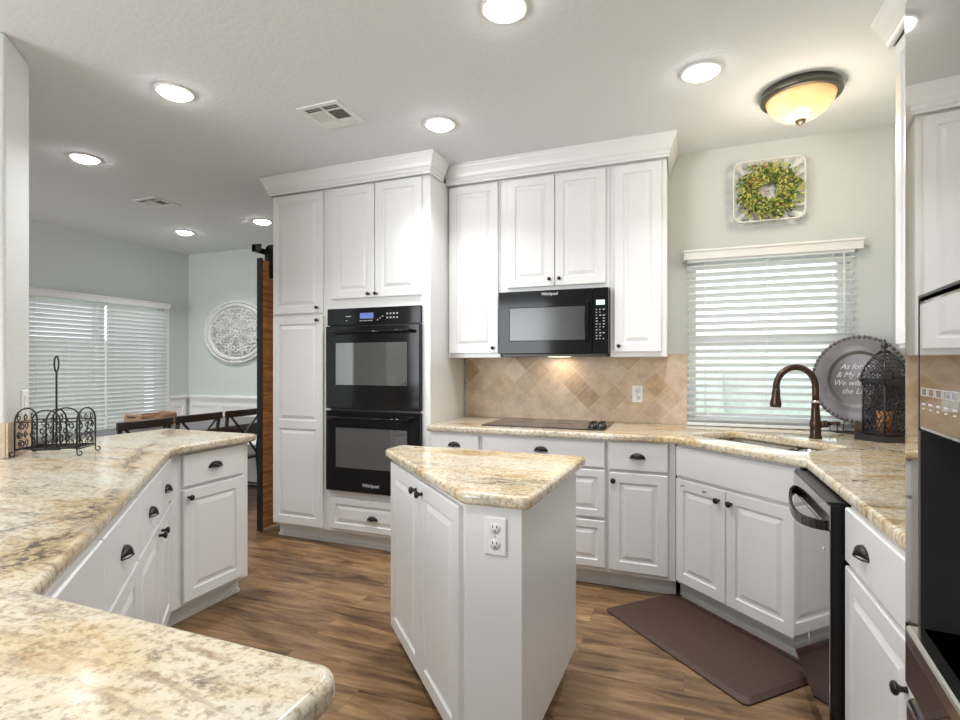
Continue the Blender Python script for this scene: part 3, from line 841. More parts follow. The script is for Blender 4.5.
# peninsula top
pen = [(-.412, -.09), (-.412, .580), (-1.072, .578), (-2.285, 1.812), (-2.285, 2.355), (-3.02, 2.355), (-3.02, 1.69), (-2.875, 1.550), (-2.672, 1.347), (-3.35, .665), (-3.35, -.09)]
pen = rounded(pen, [.03, .04, .012, .03, .03, .05, 0, 0, 0, 0, 0])
o = slab('countertop', pen, [], .8745, .9145, M['granite_pen'], .014)
tag(o, 'veined granite peninsula top with wire basket, wrapping round the near left', 'countertop')

# peninsula cabinets
t = thing('peninsula_cabinet', 'white end cabinet of the peninsula, drawer over door, facing the island', 'cabinet', (-2.34, 1.845, 0), PI / 2)
carcass(t, .485, .65)
d = front(t, 'drawer', .055, .440, .700, .862, style='slab'); cup(d, .245, .772, w_=.09)
d = front(t, 'door', .055, .440, .120, .684); knob(d, .083, .645, r=.0145)
PO = (-1.05, .537)
units = [(.0, .505, 'white blind corner cabinet of the angled peninsula run, nearest the camera'),
         (.507, .984, 'nearer drawer cabinet of the angled peninsula run, largest cup pull'),
         (.986, 1.451, 'middle drawer cabinet of the angled peninsula run with knob beside its seam'),
         (1.453, 1.80, 'farthest angled peninsula cabinet, next to the end cabinet')]
for i, (a_, b_, lab) in enumerate(units):
    px, py = PO[0] - a_ * s45, PO[1] + a_ * s45
    t = thing('peninsula_cabinet', lab, 'cabinet', (px, py, 0), PI * .75)
    w_ = b_ - a_
    carcass(t, w_, .50)
    if i == 0:
        front(t, 'door', .10, w_ - .003, .120, .862, style='slab'); continue
    d = front(t, 'drawer', .003, w_ - .003, .66, .862, style='slab'); cup(d, w_ / 2, .74, w_=.09)
    d = front(t, 'door', .003, w_ - .003, .120, .645)
    knob(d, (w_ - .035) if i == 2 else .035, .60, r=.0145)
t = thing('peninsula_cabinet', 'white base cabinet under the nearest corner of the peninsula', 'cabinet', (-.46, .545, 0), PI)
carcass(t, .56, .58)
front(t, 'end_panel', .01, .55, .12, .862, style='raised')

# ------------------------------------------------------------------ island
isl = [(-.648, 1.504), (-.428, 1.504), (-.396, 2.292), (-1.315, 2.292), (-1.315, 2.146)]
tag(slab('countertop', rounded(isl, [.04, .03, .02, .03, .03]), [], .8745, .9145, M['granite_isl'], .014), 'five-sided granite top of the small kitchen island', 'countertop')
t = thing('kitchen_island', 'small angled white island with two doors and an outlet panel', 'island', (0, 0, 0), 0)
body = [(-.642, 1.530), (-.459, 1.532), (-.434, 2.258), (-1.272, 2.258), (-1.272, 2.160)]
# body minus the toe recess on the door side
MB().prism(body, .095, .874).build('carcass', M['paint'], t, bevel=.002)
toe = [(-.60, 1.60), (-.50, 1.60), (-.475, 2.20), (-1.19, 2.20), (-1.19, 2.19)]
MB().prism(toe, 0, .0945).build('toe_kick', M['toe'], t)
dr = bpy.data.objects.new('door_mount', None)
bpy.data.objects.remove(dr)
def place45(o, px, py, rz): o.location = (px, py, 0); o.rotation_euler = (0, 0, rz)
L45 = 0.98
for (a_, b_, kx) in ((.003, .452, .418), (.458, .868, .494)):
    d = front(t, 'door', a_, b_, .092, .858); place45(d, -1.272, 2.160, -PI / 4)
    knob(d, kx, .815, r=.0145)

# outlets and switches
def outlet(label, loc, rz, kind='outlet', scale=1.0):
    t = thing('outlet' if kind == 'outlet' else 'light_switch', label, 'outlet' if kind == 'outlet' else 'switch', loc, rz)
    s_ = scale
    p = MB().loops([(-.035 * s_, .035 * s_, -.0575 * s_, .0575 * s_, 0), (-.035 * s_, .035 * s_, -.0575 * s_, .0575 * s_, -.003), (-.031 * s_, .031 * s_, -.0535 * s_, .0535 * s_, -.006)]).build('cover_plate', M['white'], t)
    if kind == 'outlet':
        for z in (.024 * s_, -.024 * s_):
            r_ = MB().lathe([(.0165 * s_, -.006), (.0165 * s_, -.008), (.0001, -.008)], (0, 0, z), 20, 'y').build('receptacle', M['white'], t)
            MB().box(-.008 * s_, -.0055 * s_, -.0087, -.0081, z + .001, z + .010 * s_).box(.0045 * s_, .007 * s_, -.0087, -.0081, z + .002, z + .009 * s_).lathe([(.0028 * s_, -.0081), (.0028 * s_, -.0087)], (0, 0, z - .007 * s_), 8, 'y').build('slot', M['slot'], r_)
        MB().lathe([(.003, -.006), (.003, -.0075), (.0001, -.0075)], (0, 0, 0), 8, 'y').build('screw', M['steel'], t)
    else:
        MB().box(-.017, .017, -.009, -.0061, -.033, .033).build('rocker', M['white'], t, bevel=.002)
    return t
outlet('white wall outlet on the travertine backsplash right of the cooktop', (-.297, WY1 - .0125, 1.112), 0, scale=1.0)
outlet('white outlet on the end panel of the island', (-.543, 1.5295, .782), 0, scale=1.03)
q = Vector((-2.68, 1.345)) + d45 * .195 + n45 * .001
outlet('white rocker light switch on the angled wall end above the wire basket', (q.x, q.y, 1.137), PI * .75, 'switch', 1.0)

# ------------------------------------------------------------------ cooktop
t = thing('cooktop', 'black glass electric cooktop set on the granite below the microwave', 'cooktop', (-1.235, 3.20, .9147), 0)
MB().box(0, .79, 0, .50, 0, .007).build('glass_top', M['glassblk'], t, bevel=.003)
r_ = MB()
for cx, cy, rr in ((.17, .13, .08), (.17, .36, .10), (.50, .36, .08), (.48, .14, .11)):
    r_.tube([(cx + rr * math.cos(q / 16 * PI), cy + rr * math.sin(q / 16 * PI), .0072) for q in range(32)], .0006, 4, closed=True)
r_.build('burner_marking', M['tablew'], t)
for i, (kx, ky) in enumerate(((.700, .095), (.752, .105), (.705, .160), (.757, .170))):
    k_ = MB().lathe([(.024, .0072), (.024, .012), (.018, .016), (.016, .030), (.013, .032), (.0001, .032)], (kx, ky, 0), 16)
    k_.obox((kx - .015, ky - .004, .036), (kx + .015, ky + .004, .036), .006, .010)
    k_.build('control_knob', M['blackm'], t)

# ------------------------------------------------------------------ faucet
fx, fy = .661, 3.300
t = thing('faucet', 'oil rubbed bronze gooseneck pull-down faucet behind the sink', 'faucet', (fx, fy, .915), 0)
MB().lathe([(.032, 0), (.032, .006), (.027, .012), (.026, .05), (.029, .07), (.029, .085), (.024, .10), (.021, .14), (.0185, .19), (.0205, .195), (.0205, .205), (.018, .208)], (0, 0, 0), 24).build('body', M['bronze2'], t)
dx, dy = -.92, -.39; R_ = .108
pts = [(0, 0, .205), (0, 0, .24), (0, 0, .275)]
for i in range(1, 17):
    th = PI * i / 16 * 1.02; pts.append((dx * (R_ - R_ * math.cos(th)), dy * (R_ - R_ * math.cos(th)), .275 + R_ * math.sin(th)))
e = Vector(pts[-1])
MB().tube(pts, .0165, 14).build('spout', M['bronze2'], t)
dd = (Vector(pts[-1]) - Vector(pts[-2])).normalized()
MB().tube([e, e + dd * .015, e + dd * .04, e + dd * .085, e + dd * .10], [.0175, .020, .021, .029, .026], 16).build('spray_head', M['bronze2'], t)
MB().lathe([(.0205, .190), (.0235, .194), (.0235, .200), (.0205, .204)], (0, 0, 0), 20).build('collar', M['chrome'], t)
h = MB().tube([(.02, -.01, .075), (.045, -.018, .078)], .017, 12); h.tube([(.045, -.018, .078), (.055, -.021, .08)], [.019, .014], 12)
h.tube([(.055, -.02, .082), (.085, -.03, .088), (.105, -.037, .084)], [.0105, .009, .012], 10)
h.build('lever_handle', M['bronze2'], t)

# ------------------------------------------------------------------ decorative plate
pc = (.920, 3.552, 1.230)
t = thing('charger_plate', 'large round pewter plate with scripture lettering on a stand behind the faucet', 'plate', pc, 0)
t.rotation_euler = (math.radians(-9), 0, math.radians(-24)); t.scale = (.97, 1.0, 1.06)
MB().lathe([(.0001, .004), (.135, .004), (.140, .002), (.150, -.008), (.158, -.010), (.165, -.006), (.225, -.012), (.234, -.012), (.236, -.006), (.16, .008), (.14, .014), (.0001, .014)], (0, 0, 0), 56, 'y').build('dish', M['plate'], t)
bd = MB()
for i in range(56):
    a_ = 2 * PI * i / 56; bd.lathe([(.0001, -.008), (.008, -.004), (.0105, 0), (.008, .004), (.0001, .008)], (.228 * math.cos(a_), -.012, .228 * math.sin(a_)), 8, 'y')
bd.build('beaded_rim', M['plateedge'], t)
for i, s_ in enumerate(('As for Me', '& My House', 'We will Serve', 'the Lord')):
    text_mesh(s_, .042, M['platetxt'], t, (-.005, .003, .068 - i * .045), (PI / 2, 0, 0), shear=.35, ext=.0006)
t2 = thing('plate_stand', 'black wire easel holding the round pewter plate', 'stand', (.895, 3.535, .9155), math.radians(-24))
s_ = MB()
for sx in (-1, 1):
    s_.tube([(sx * .07, .10, .004), (sx * .07, .02, .012), (sx * .07, -.035, .010), (sx * .07, -.05, .03), (sx * .07, -.04, .05)], .003, 6)
    s_.tube([(sx * .07, .10, .004), (sx * .055, .08, .14), (sx * .03, .10, .26)], .003, 6)
s_.tube([(-.07, -.035, .010), (.07, -.035, .010)], .003, 6); s_.tube([(-.07, .10, .004), (.07, .10, .004)], .003, 6)
s_.tube([(-.03, .10, .26), (.03, .10, .26)], .003, 6)
s_.build('wire_frame', M['iron'], t2)
s_ = MB(); pts = []
for i in range(22):
    a_ = i / 21 * 2.4 * PI; rr = .022 * (1 - i / 30); pts.append((-.135 + rr * math.cos(a_), -.03, .052 + rr * math.sin(a_)))
s_.tube(pts, .0025, 6); s_.tube([(-.113, -.03, .052), (-.105, -.032, .014), (-.07, -.035, .010)], .0025, 6)
s_.build('scroll', M['iron'], t2)

# ------------------------------------------------------------------ lantern
t = thing('lantern', 'black pierced metal lantern standing on the worktop by the refrigerator', 'lantern', (.988, 3.365, .915), 0)
a0 = math.radians(-106)
def hexp(r, z, n=6): return [(r * math.cos(a0 + 2 * PI * i / n), r * math.sin(a0 + 2 * PI * i / n), z) for i in range(n)]
def hexl(m_, rings_):
    o_ = len(m_.v)
    for r, z in rings_: m_.v += hexp(r, z)
    for i in range(len(rings_) - 1):
        for k_ in range(6): m_.f.append([o_ + i * 6 + k_, o_ + i * 6 + (k_ + 1) % 6, o_ + (i + 1) * 6 + (k_ + 1) % 6, o_ + (i + 1) * 6 + k_]); m_.sm.append(False)
    m_.f.append([o_ + k_ for k_ in range(6)]); m_.f.append([o_ + (len(rings_) - 1) * 6 + k_ for k_ in range(6)]); m_.sm += [False, False]
m_ = MB(); hexl(m_, [(.148, 0), (.148, .030), (.125, .034)]); m_.build('base', M['lanternm'], t)
fr_ = MB()
def ringbar(r, z, w_=.010):
    p = hexp(r, z)
    for i in range(6): fr_.obox(p[i], p[(i + 1) % 6], w_, w_)
ringbar(.106, .042); ringbar(.108, .300); ringbar(.116, .312, .014)
for p, q_ in zip(hexp(.106, .034), hexp(.106, .312)): fr_.tube([p, q_], .005, 6)
prof = [(.118, .315), (.108, .36), (.085, .405), (.05, .445), (.02, .468)]
for i in range(6):
    fr_.tube([hexp(r, z)[i] for r, z in prof], .004, 6)
fr_.build('frame', M['lanternm'], t)
def scrollpanel(m_, P, U, W, wid, hei, nx, nz, rad, tr=.0024, taper=None):
    """filigree: staggered rings filling a panel"""
    for j in range(nz):
        for i in range(nx):
            u = (i + .5 + (.25 if j % 2 else -.25)) / nx; v = (j + .5) / nz
            if taper and abs(u - .5) * 2 > taper(v): continue
            c_ = P + U * (u * wid) + W * (v * hei)
            turn = random.uniform(0, 2 * PI); pts_ = []
            for q in range(9):
                aa = turn + q / 8 * 1.7 * PI; rr = rad * (1 - .055 * q)
                pts_.append(c_ + U * rr * math.cos(aa) + W * rr * math.sin(aa))
            m_.tube(pts_, tr, 4)
sc_ = MB(); hx = [Vector(p) for p in hexp(.1, 0)]
for i in range(6):
    A = Vector(hexp(.105, .048)[i]); B = Vector(hexp(.105, .048)[(i + 1) % 6]); U = (B - A).normalized()
    scrollpanel(sc_, A, U, Vector((0, 0, 1)), (B - A).length, .246, 5, 11, .0125, .0031)
    A = Vector(hexp(.116, .318)[i]); B = Vector(hexp(.116, .318)[(i + 1) % 6]); U = (B - A).normalized()
    Cc = (A + B) / 2; top = Vector((0, 0, .462)); W = (top - Cc); 
    Wn = W.normalized(); A2 = A
    for j in range(7):
        v = (j + .5) / 7; 
        rr = .118 * (1 - v ** 1.8 * .9); zz = .318 + .145 * v
        p0 = Vector(hexp(rr, zz)[i]); p1 = Vector(hexp(rr, zz)[(i + 1) % 6]); n_ = max(1, int((p1 - p0).length / .021))
        for k_ in range(n_):
            c_ = p0.lerp(p1, (k_ + .5) / n_); turn = random.uniform(0, 6.28)
            sc_.tube([c_ + U * .0098 * math.cos(turn + q * .66) + Wn * .0098 * math.sin(turn + q * .66) for q in range(8)], .0028, 4)
sc_.build('pierced_panels', M['lanternm'], t)
MB().lathe([(.024, .462), (.020, .472), (.008, .478), (.014, .488), (.018, .500), (.010, .512), (.004, .520), (.007, .527), (.0001, .536)], (0, 0, 0), 14).build('finial', M['lanternm'], t)
MB().lathe([(.035, .035), (.035, .15), (.0001, .15)], (0, 0, 0), 16).build('candle', M['candle'], t)

# ------------------------------------------------------------------ kitchen mat
matp = rounded([(0, 0), (.875, 0), (.875, .475), (0, .475)], .03)
o = MB(); n = len(matp); cx, cy = .4375, .2375
def ins(p, d_): return (cx + (p[0] - cx) * (1 - d_ / .4), cy + (p[1] - cy) * (1 - d_ / .24))
o.v = [(x, y, 0) for x, y in matp] + [(x, y, .006) for x, y in matp] + [(*ins(p, .022), .017) for p in matp]
for k_ in range(2):
    for i in range(n): o.f.append([k_ * n + i, k_ * n + (i + 1) % n, (k_ + 1) * n + (i + 1) % n, (k_ + 1) * n + i]); o.sm.append(False)
o.f.append(list(range(2 * n, 3 * n))); o.sm.append(False); o.f.append(list(range(n))[::-1]); o.sm.append(False)
o = o.build('kitchen_mat', M['mat'], loc=(-.397, 2.857, .001), rz=-PI / 4)
tag(o, 'dark brown cushioned mat on the floor in front of the sink', 'mat')

# ------------------------------------------------------------------ refrigerator
FX = .325
t = thing('refrigerator', 'stainless french-door refrigerator with dispenser at the right edge', 'refrigerator', (FX, .812, 0), -PI / 2 - math.radians(5.4))
MB().box(.004, .906, 0.004, .79, .03, 1.775).build('body', plain('fridge_side', (.30, .30, .31), .4, .6), t, bevel=.004)
def ringdoor(x0, x1, z0, z1, hx0, hx1, hz0, hz1, yf, yb, dep):
    m_ = MB()
    def q(x0_, x1_, z0_, z1_, y): return (x0_, x1_, z0_, z1_, y)
    m_.loops([(x0, x1, z0, z1, yb), (x0, x1, z0, z1, yf + .008), (x0 + .003, x1 - .003, z0 + .003, z1 - .003, yf + .002), (x0 + .008, x1 - .008, z0 + .008, z1 - .008, yf),
              (hx0, hx1, hz0, hz1, yf), (hx0, hx1, hz0, hz1, dep)])
    return m_
yf = -.065
HX0, HX1, HZ0, HZ1 = .078, .30, 1.012, 1.386
d = ringdoor(.0, .452, .905, 1.772, HX0, HX1, HZ0, HZ1, yf, 0, -.012).build('door', M['fridge'], t)
cpn = MB().box(HX0 + .002, HX1 - .002, yf - .004, yf + .03, 1.235, HZ1 - .002).build('dispenser_panel', M['fridge'], d, bevel=.006, seg=3)
MB().loops([(HX0 + .001, HX1 - .001, HZ0, 1.235, -.02), (HX0 + .001, HX1 - .001, HZ0, 1.235, -.0135)]).build('dispenser_cavity', M['blackm'], d)
fr_ = MB()
for a_, b_, c__, d__ in ((HX0, HX0 + .006, HZ0, 1.235), (HX1 - .006, HX1, HZ0, 1.235)): fr_.box(a_, b_, yf - .003, -.02, c__, d__)
fr_.box(HX0, HX1, yf - .003, yf, HZ1, HZ1 + .003).box(HX0 - .003, HX0, yf - .003, yf, HZ0, HZ1 + .003)
fr_.build('dispenser_frame', M['blackm'], d)
k = MB()
for i in range(8):
    x = HX0 + .014 + i * .024
    k.box(x, x + .020, yf - .0046, yf - .0041, 1.2840, 1.2846).box(x, x + .020, yf - .0046, yf - .0041, 1.276, 1.2766).box(x, x + .0006, yf - .0046, yf - .0041, 1.2766, 1.284).box(x + .0194, x + .020, yf - .0046, yf - .0041, 1.2766, 1.284)
    k.box(x + .003, x + .015, yf - .0046, yf - .0041, 1.266, 1.268).box(x + .005, x + .012, yf - .0046, yf - .0041, 1.261, 1.2625)
k.build('printed_legend', M['legend'], cpn)
MB().box(HX0, HX1, yf - .016, -.02, HZ0 - .022, HZ0).build('drip_tray', M['steel'], d, bevel=.004)
MB().box(.15, .23, -.045, -.02, 1.09, 1.235).build('dispenser_paddle', M['blackm'], d, bevel=.004)
h = MB().tube([(.432, yf - .032, 1.0), (.432, yf - .032, 1.70)], .009, 12)
for z in (1.02, 1.68): h.tube([(.432, yf - .032, z), (.432, yf, z)], .007, 8)
h.build('handle', M['steel'], d)
d = MB().box(.458, .910, yf, 0, .905, 1.772).build('door', M['fridge'], t, bevel=.006, seg=3)
h = MB().tube([(.480, yf - .032, 1.0), (.480, yf - .032, 1.70)], .009, 12)
for z in (1.02, 1.68): h.tube([(.480, yf - .032, z), (.480, yf, z)], .007, 8)
h.build('handle', M['steel'], d)
for z0, z1 in ((.66, .895), (.05, .65)):
    d = MB().box(.006, .904, yf, 0, z0, z1).build('drawer', M['fridge'], t, bevel=.008, seg=3)
    h = MB().tube([(.05, yf - .045, z1 - .05), (.86, yf - .045, z1 - .05)], .012, 12)
    for x in (.09, .82): h.tube([(x, yf - .045, z1 - .05), (x, yf, z1 - .05)], .008, 8)
    h.build('handle', M['steel'], d)
f_ = MB()
for x in (.06, .85):
    for y in (.08, .70): f_.lathe([(.02, 0), (.02, .03)], (x, y, 0), 12)
f_.build('foot', M['blackm'], t)

# ------------------------------------------------------------------ blinds
def blind(name, label, loc, rz, width, z0, z1, pitch, tilt, valance=True, depth=.050, vw=None, group=None):
    """local x along the window, +y into the wall"""
    t = thing(name, label, 'blind', loc, rz, group)
    m_ = MB(); z = z0 + .03
    c_, s_ = math.cos(tilt), math.sin(tilt)
    while z < z1 - .01:
        h_ = .0015; pts = []
        for k_ in range(5):
            u = (k_ / 4 - .5) * depth; cr_ = .003 * (1 - (2 * u / depth) ** 2)
            pts.append((u * c_ - cr_ * s_, z + u * s_ + cr_ * c_))
        vs = [(0, y, zz + h_) for y, zz in pts] + [(0, y, zz - h_) for y, zz in pts[::-1]]
        vs2 = [(width, y, zz) for _, y, zz in vs]; n_ = len(vs)
        m_.add(vs + vs2, [list(range(n_)), list(range(n_, 2 * n_))] + [(i, (i + 1) % n_, n_ + (i + 1) % n_, n_ + i) for i in range(n_)])
        z += pitch
    m_.build('slats', M['slat'], t)
    MB().box(0, width, -.025, .025, z0, z0 + .018).build('bottom_rail', M['slat'], t, bevel=.003)
    MB().box(0, width, -.022, .03, z1 - .005, z1 + .035).build('head_rail', M['slat'], t)
    cd = MB()
    for u in (.12, .5, .88):
        x = width * u
        for yy in (-.027, .027): cd.tube([(x, yy, z0 + .01), (x, yy, z1)], .0012, 4)
    cd.build('ladder_cords', M['slat'], t)
    return t
def valance(parent, x0, x1, z0, z1, y):
    m_ = MB(); pr = [(0, z0), (-.010, z0), (-.012, z0 + .012), (-.016, z0 + .03), (-.020, z1 - .018), (-.030, z1 - .010), (-.030, z1), (0, z1)]
    n_ = len(pr); vs = [(x0, y + a, z) for a, z in pr] + [(x1, y + a, z) for a, z in pr]
    m_.add(vs, [list(range(n_)), list(range(n_, 2 * n_))] + [(i, (i + 1) % n_, n_ + (i + 1) % n_, n_ + i) for i in range(n_)])
    m_.box(x0, x0 + .012, y, y + .055, z0, z1).box(x1 - .012, x1, y, y + .055, z0, z1)
    return m_.build('valance', M['trimw'], parent)
t = blind('window_blind', 'white slatted blind with moulded valance over the kitchen window', (KX0 - .012, WY1 - .032, 0), 0, .922, .918, 1.985, .0452, math.radians(-25))
valance(t, -.02, .962, 1.995, 2.055, -.028)
MB().tube([(.865, -.036, 1.98), (.868, -.036, 1.45)], .003, 6).build('tilt_wand', M['slat'], t)
gx = WX0 + .036
t = blind('window_blind', 'right-hand white blind of the pair over the dining room patio door', (gx, 3.856, 0), PI / 2, .71, .05, 1.985, .0452, math.radians(-54))
t = blind('window_blind', 'left-hand white blind of the pair, half hidden by the angled wall end', (gx, 3.09, 0), PI / 2, .745, .05, 1.985, .0452, math.radians(-48))
t = thing('blind_valance', 'long white valance above both patio door blinds', 'valance', (WX0 + .062, 3.07, 0), PI / 2)
o = valance(t, 0, 1.50, 1.985, 2.05, -.02)

# ------------------------------------------------------------------ ceiling lights
def can_light():
    t = thing('recessed_light', '', 'ceiling light', (0, 0, CEIL), 0, 'recessed ceiling lights')
    MB().lathe([(.094, -.0005), (.094, -.006), (.088, -.009), (.074, -.009), (.072, -.004), (.072, -.0005)], (0, 0, 0), 36).build('trim_ring', M['trimw'], t)
    MB().lathe([(.072, -.0015), (.070, -.016), (.050, -.026), (.0001, -.030)], (0, 0, 0), 28).build('lens', M['lens'], t)
    l = bpy.data.lights.new('bulb', 'AREA'); l.shape = 'DISK'; l.size = .13; l.energy = LAMP_W; l.spread = math.radians(118); l.color = (.985, .99, 1.0)
    o = bpy.data.objects.new('bulb', l); C.objects.link(o); o.parent = t; o.location = (0, 0, -.036)
    return t
proto = can_light()
spots = [(-.66, 1.965, 'recessed ceiling light at the top centre above the island'),
         (.075, 2.735, 'recessed ceiling light nearest the amber flush lamp'),
         (-1.33, 2.775, 'recessed ceiling light just in front of the wall and oven cabinets'),
         (-2.45, 1.955, 'recessed ceiling light left of the larger square vent'),
         (-3.80, 2.355, 'recessed ceiling light nearest the angled wall end'),
         (-4.93, 4.05, 'recessed ceiling light in the corner of the dining room, beyond the small vent'),
         (-3.85, 4.02, 'recessed ceiling light partly hidden behind the pantry cabinet'),
         (-.66, .35, 'added recessed fill light behind the camera above the near counter'),  # this lamp and those below are out of view, added for fill
         (-2.45, .1, 'added recessed fill light over the rear of the peninsula, behind the camera'),
         (-.66, -1.7, 'added recessed fill light in the middle of the living room side'),
         (-2.45, -1.9, 'added recessed fill light at the rear left of the living room side'),
         (-4.4, -.6, 'added recessed fill light behind the angled wall end'),
         (-4.4, -2.4, 'added recessed fill light by the added rear window')]
for i, (x, y, lab) in enumerate(spots):
    o = proto if i == 0 else copy_tree(proto)
    o.location = (x, y, CEIL); o['label'] = lab
# flush light
t = thing('flush_ceiling_light', 'round bronze flush lamp with amber glass bowl above the sink', 'ceiling light', (.555, 3.10, CEIL), 0)
MB().lathe([(.175, -.0005), (.182, -.02), (.186, -.035), (.180, -.048), (.168, -.052), (.160, -.046), (.150, -.04)], (0, 0, 0), 44).build('canopy', M['fixture'], t)
MB().lathe([(.158, -.048), (.150, -.075), (.125, -.110), (.085, -.140), (.045, -.155), (.0001, -.160)], (0, 0, 0), 40).build('glass_bowl', M['amber'], t)
MB().lathe([(.022, -.155), (.026, -.162), (.020, -.172), (.008, -.178), (.006, -.186), (.0001, -.190)], (0, 0, 0), 16).build('finial', M['fixture'], t)
l = bpy.data.lights.new('bulb', 'POINT'); l.energy = 7; l.color = (1, .86, .66); l.shadow_soft_size = .12
o = bpy.data.objects.new('bulb', l); C.objects.link(o); o.parent = t; o.location = (0, 0, -.33)

# vents
def vent(label, x0, x1, y0, y1):
    t = thing('ceiling_vent', label, 'vent', ((x0 + x1) / 2, (y0 + y1) / 2, CEIL), 0)
    hx, hy = (x1 - x0) / 2, (y1 - y0) / 2; e = .028
    f = MB(); z0, z1 = -.008, -.0005
    f.box(-hx, -hx + e, -hy, hy, z0, z1).box(hx - e, hx, -hy, hy, z0, z1).box(-hx + e, hx - e, -hy, -hy + e, z0, z1).box(-hx + e, hx - e, hy - e, hy, z0, z1)
    f.box(-.006, .006, -hy + e, hy - e, z0, z1)
    for y in (-hy * .42, hy * .42): f.box(-hx + e, hx - e, y - .005, y + .005, z0, z1)
    f.build('frame', M['trimw'], t, bevel=.002)
    MB().box(-hx + e, hx - e, -hy + e, hy - e, -.002, -.0006).build('backing', M['ventdark'], t)
    lv = MB()
    rows = [(-hy + e, -hy * .42, 'x', 1), (-hy * .42, hy * .42, 'y', 1), (hy * .42, hy - e, 'x', -1)]
    for (a_, b_, dr_, sg) in rows:
        if dr_ == 'x':
            y = a_ + .008
            while y < b_ - .004:
                lv.obox((-hx + e, y, -.006), (hx - e, y, -.006), .009 * 1, .0012, up=(0, -sg * .7, 1)); y += .0145
        else:
            for sx in (-1, 1):
                x = .012
                while x < hx - e - .004:
                    lv.obox((sx * x, a_ + .005, -.006), (sx * x, b_ - .005, -.006), .009, .0012, up=(sx * .7, 0, 1)); x += .0145
    lv.build('louvres', M['trimw'], t)
vent('larger square four-way air vent in the ceiling in front of the tall cabinets', -1.985, -1.715, 2.32, 2.585)
vent('smaller-looking ceiling air vent over the dining table', -4.40, -4.13, 3.10, 3.36)

# ------------------------------------------------------------------ basket on wall and wreath
t = thing('tobacco_basket', 'shallow whitewashed slat basket hanging on the wall above the window', 'basket', (.487, WY1 - .002, 2.392), 0)
w2, h2 = .196, .188
def rr(wd, hg, y, rad=.05, seg=6): return [(x, y, z) for x, z in rounded([(-wd, -hg), (wd, -hg), (wd, hg), (-wd, hg)], rad, seg)]
f = MB().tube(rr(w2, h2, -.085), .0045, 8, closed=True); f.tube(rr(w2 * .985, h2 * .985, -.075), .003, 6, closed=True)
f.build('rim', M['basketw'], t)
sl = MB()
def strap(p, wd):
    for i in range(len(p) - 1):
        a_ = Vector(p[i]); b_ = Vector(p[i + 1]); d_ = (b_ - a_).normalized()
        sd = Vector((-d_.z, 0, d_.x))
        if sd.length < .01: sd = Vector((1, 0, 0))
        sd.normalize(); up = d_.cross(sd)
        sl.obox(a_, b_, .003 if False else wd, .0022, up=tuple(up))
for i in range(6):
    u = (i - 2.5) * .055
    sp_ = 1.22
    strap([(u * sp_, -.080, -h2), (u * 1.1, -.035, -h2 * .80), (u, -.012, -h2 * .55), (u, -.010, h2 * .55), (u * 1.1, -.035, h2 * .80), (u * sp_, -.080, h2)], .024)
    strap([(-w2, -.080, u * sp_), (-w2 * .80, -.037, u * 1.1), (-w2 * .55, -.015, u), (w2 * .55, -.013, u), (w2 * .80, -.037, u * 1.1), (w2, -.080, u * sp_)], .024)
for sx in (-1, 1):
    for sz in (-1, 1):
        strap([(sx * w2 * .95, -.080, sz * h2 * .95), (sx * w2 * .72, -.036, sz * h2 * .72), (sx * .06, -.018, sz * .06)], .022)
sl.build('slats', M['basketw'], t)
t = thing('wreath', 'green leafy wreath hung in the whitewashed basket above the window', 'wreath', (.487, WY1 - .06, 2.385), 0)
MB().tube([(.092 * math.cos(a_ * PI / 16), -.018, .092 * math.sin(a_ * PI / 16)) for a_ in range(32)], .014, 8, closed=True).build('vine_ring', M['tray'], t)
lf = MB(); bl = MB(); lfs = [MB(), MB(), MB()]
def leaf(m_, p, d_, n_, L, W):
    d_ = d_.normalized(); s_ = d_.cross(n_)
    if s_.length < .05: return
    s_.normalize(); n2 = s_.cross(d_).normalized()
    m_.add([p, p + d_ * L * .45 + s_ * W + n2 * .004, p + d_ * L - n2 * .006, p + d_ * L * .45 - s_ * W + n2 * .004, p + d_ * L * .5 - n2 * .003], [(0, 1, 4), (1, 2, 4), (2, 3, 4), (3, 0, 4)])
for i in range(1500):
    a_ = random.uniform(0, 2 * PI); r_ = random.gauss(.105, .030); r_ = max(.048, min(.168, r_))
    p = Vector((r_ * math.cos(a_) * 1.04, random.uniform(-.058, .0), r_ * math.sin(a_)))
    d_ = Vector((math.cos(a_ + random.uniform(.2, 1.5)), random.uniform(-.9, .1), math.sin(a_ + random.uniform(.2, 1.5)))) + Vector((random.uniform(-.7, .7), 0, random.uniform(-.7, .7)))
    tgt = random.choices([lf] + lfs, [5, 3.4, 3.0, .4])[0]
    leaf(tgt, p, d_, Vector((random.uniform(-.5, .5), -1, random.uniform(-.5, .5))), random.uniform(.018, .034), random.uniform(.005, .009))
lf.build('green_leaves', M['leaf'], t)
lfs[0].build('dark_leaves', M['leaf_dark'], t); lfs[1].build('golden_leaves', M['leaf_gold'], t); lfs[2].build('brown_leaves', M['leaf_brown'], t)
for i in range(9):
    a_ = random.gauss(2.6, .25) if i < 8 else random.uniform(0, 6.28); r_ = random.uniform(.08, .135)
    c_ = (r_ * math.cos(a_), random.uniform(-.06, -.035), r_ * math.sin(a_)); bl.lathe([(.0001, -.006), (.005, -.003), (.006, 0), (.005, .003), (.0001, .006)], c_, 8)
bl.build('berries', M['berry'], t)

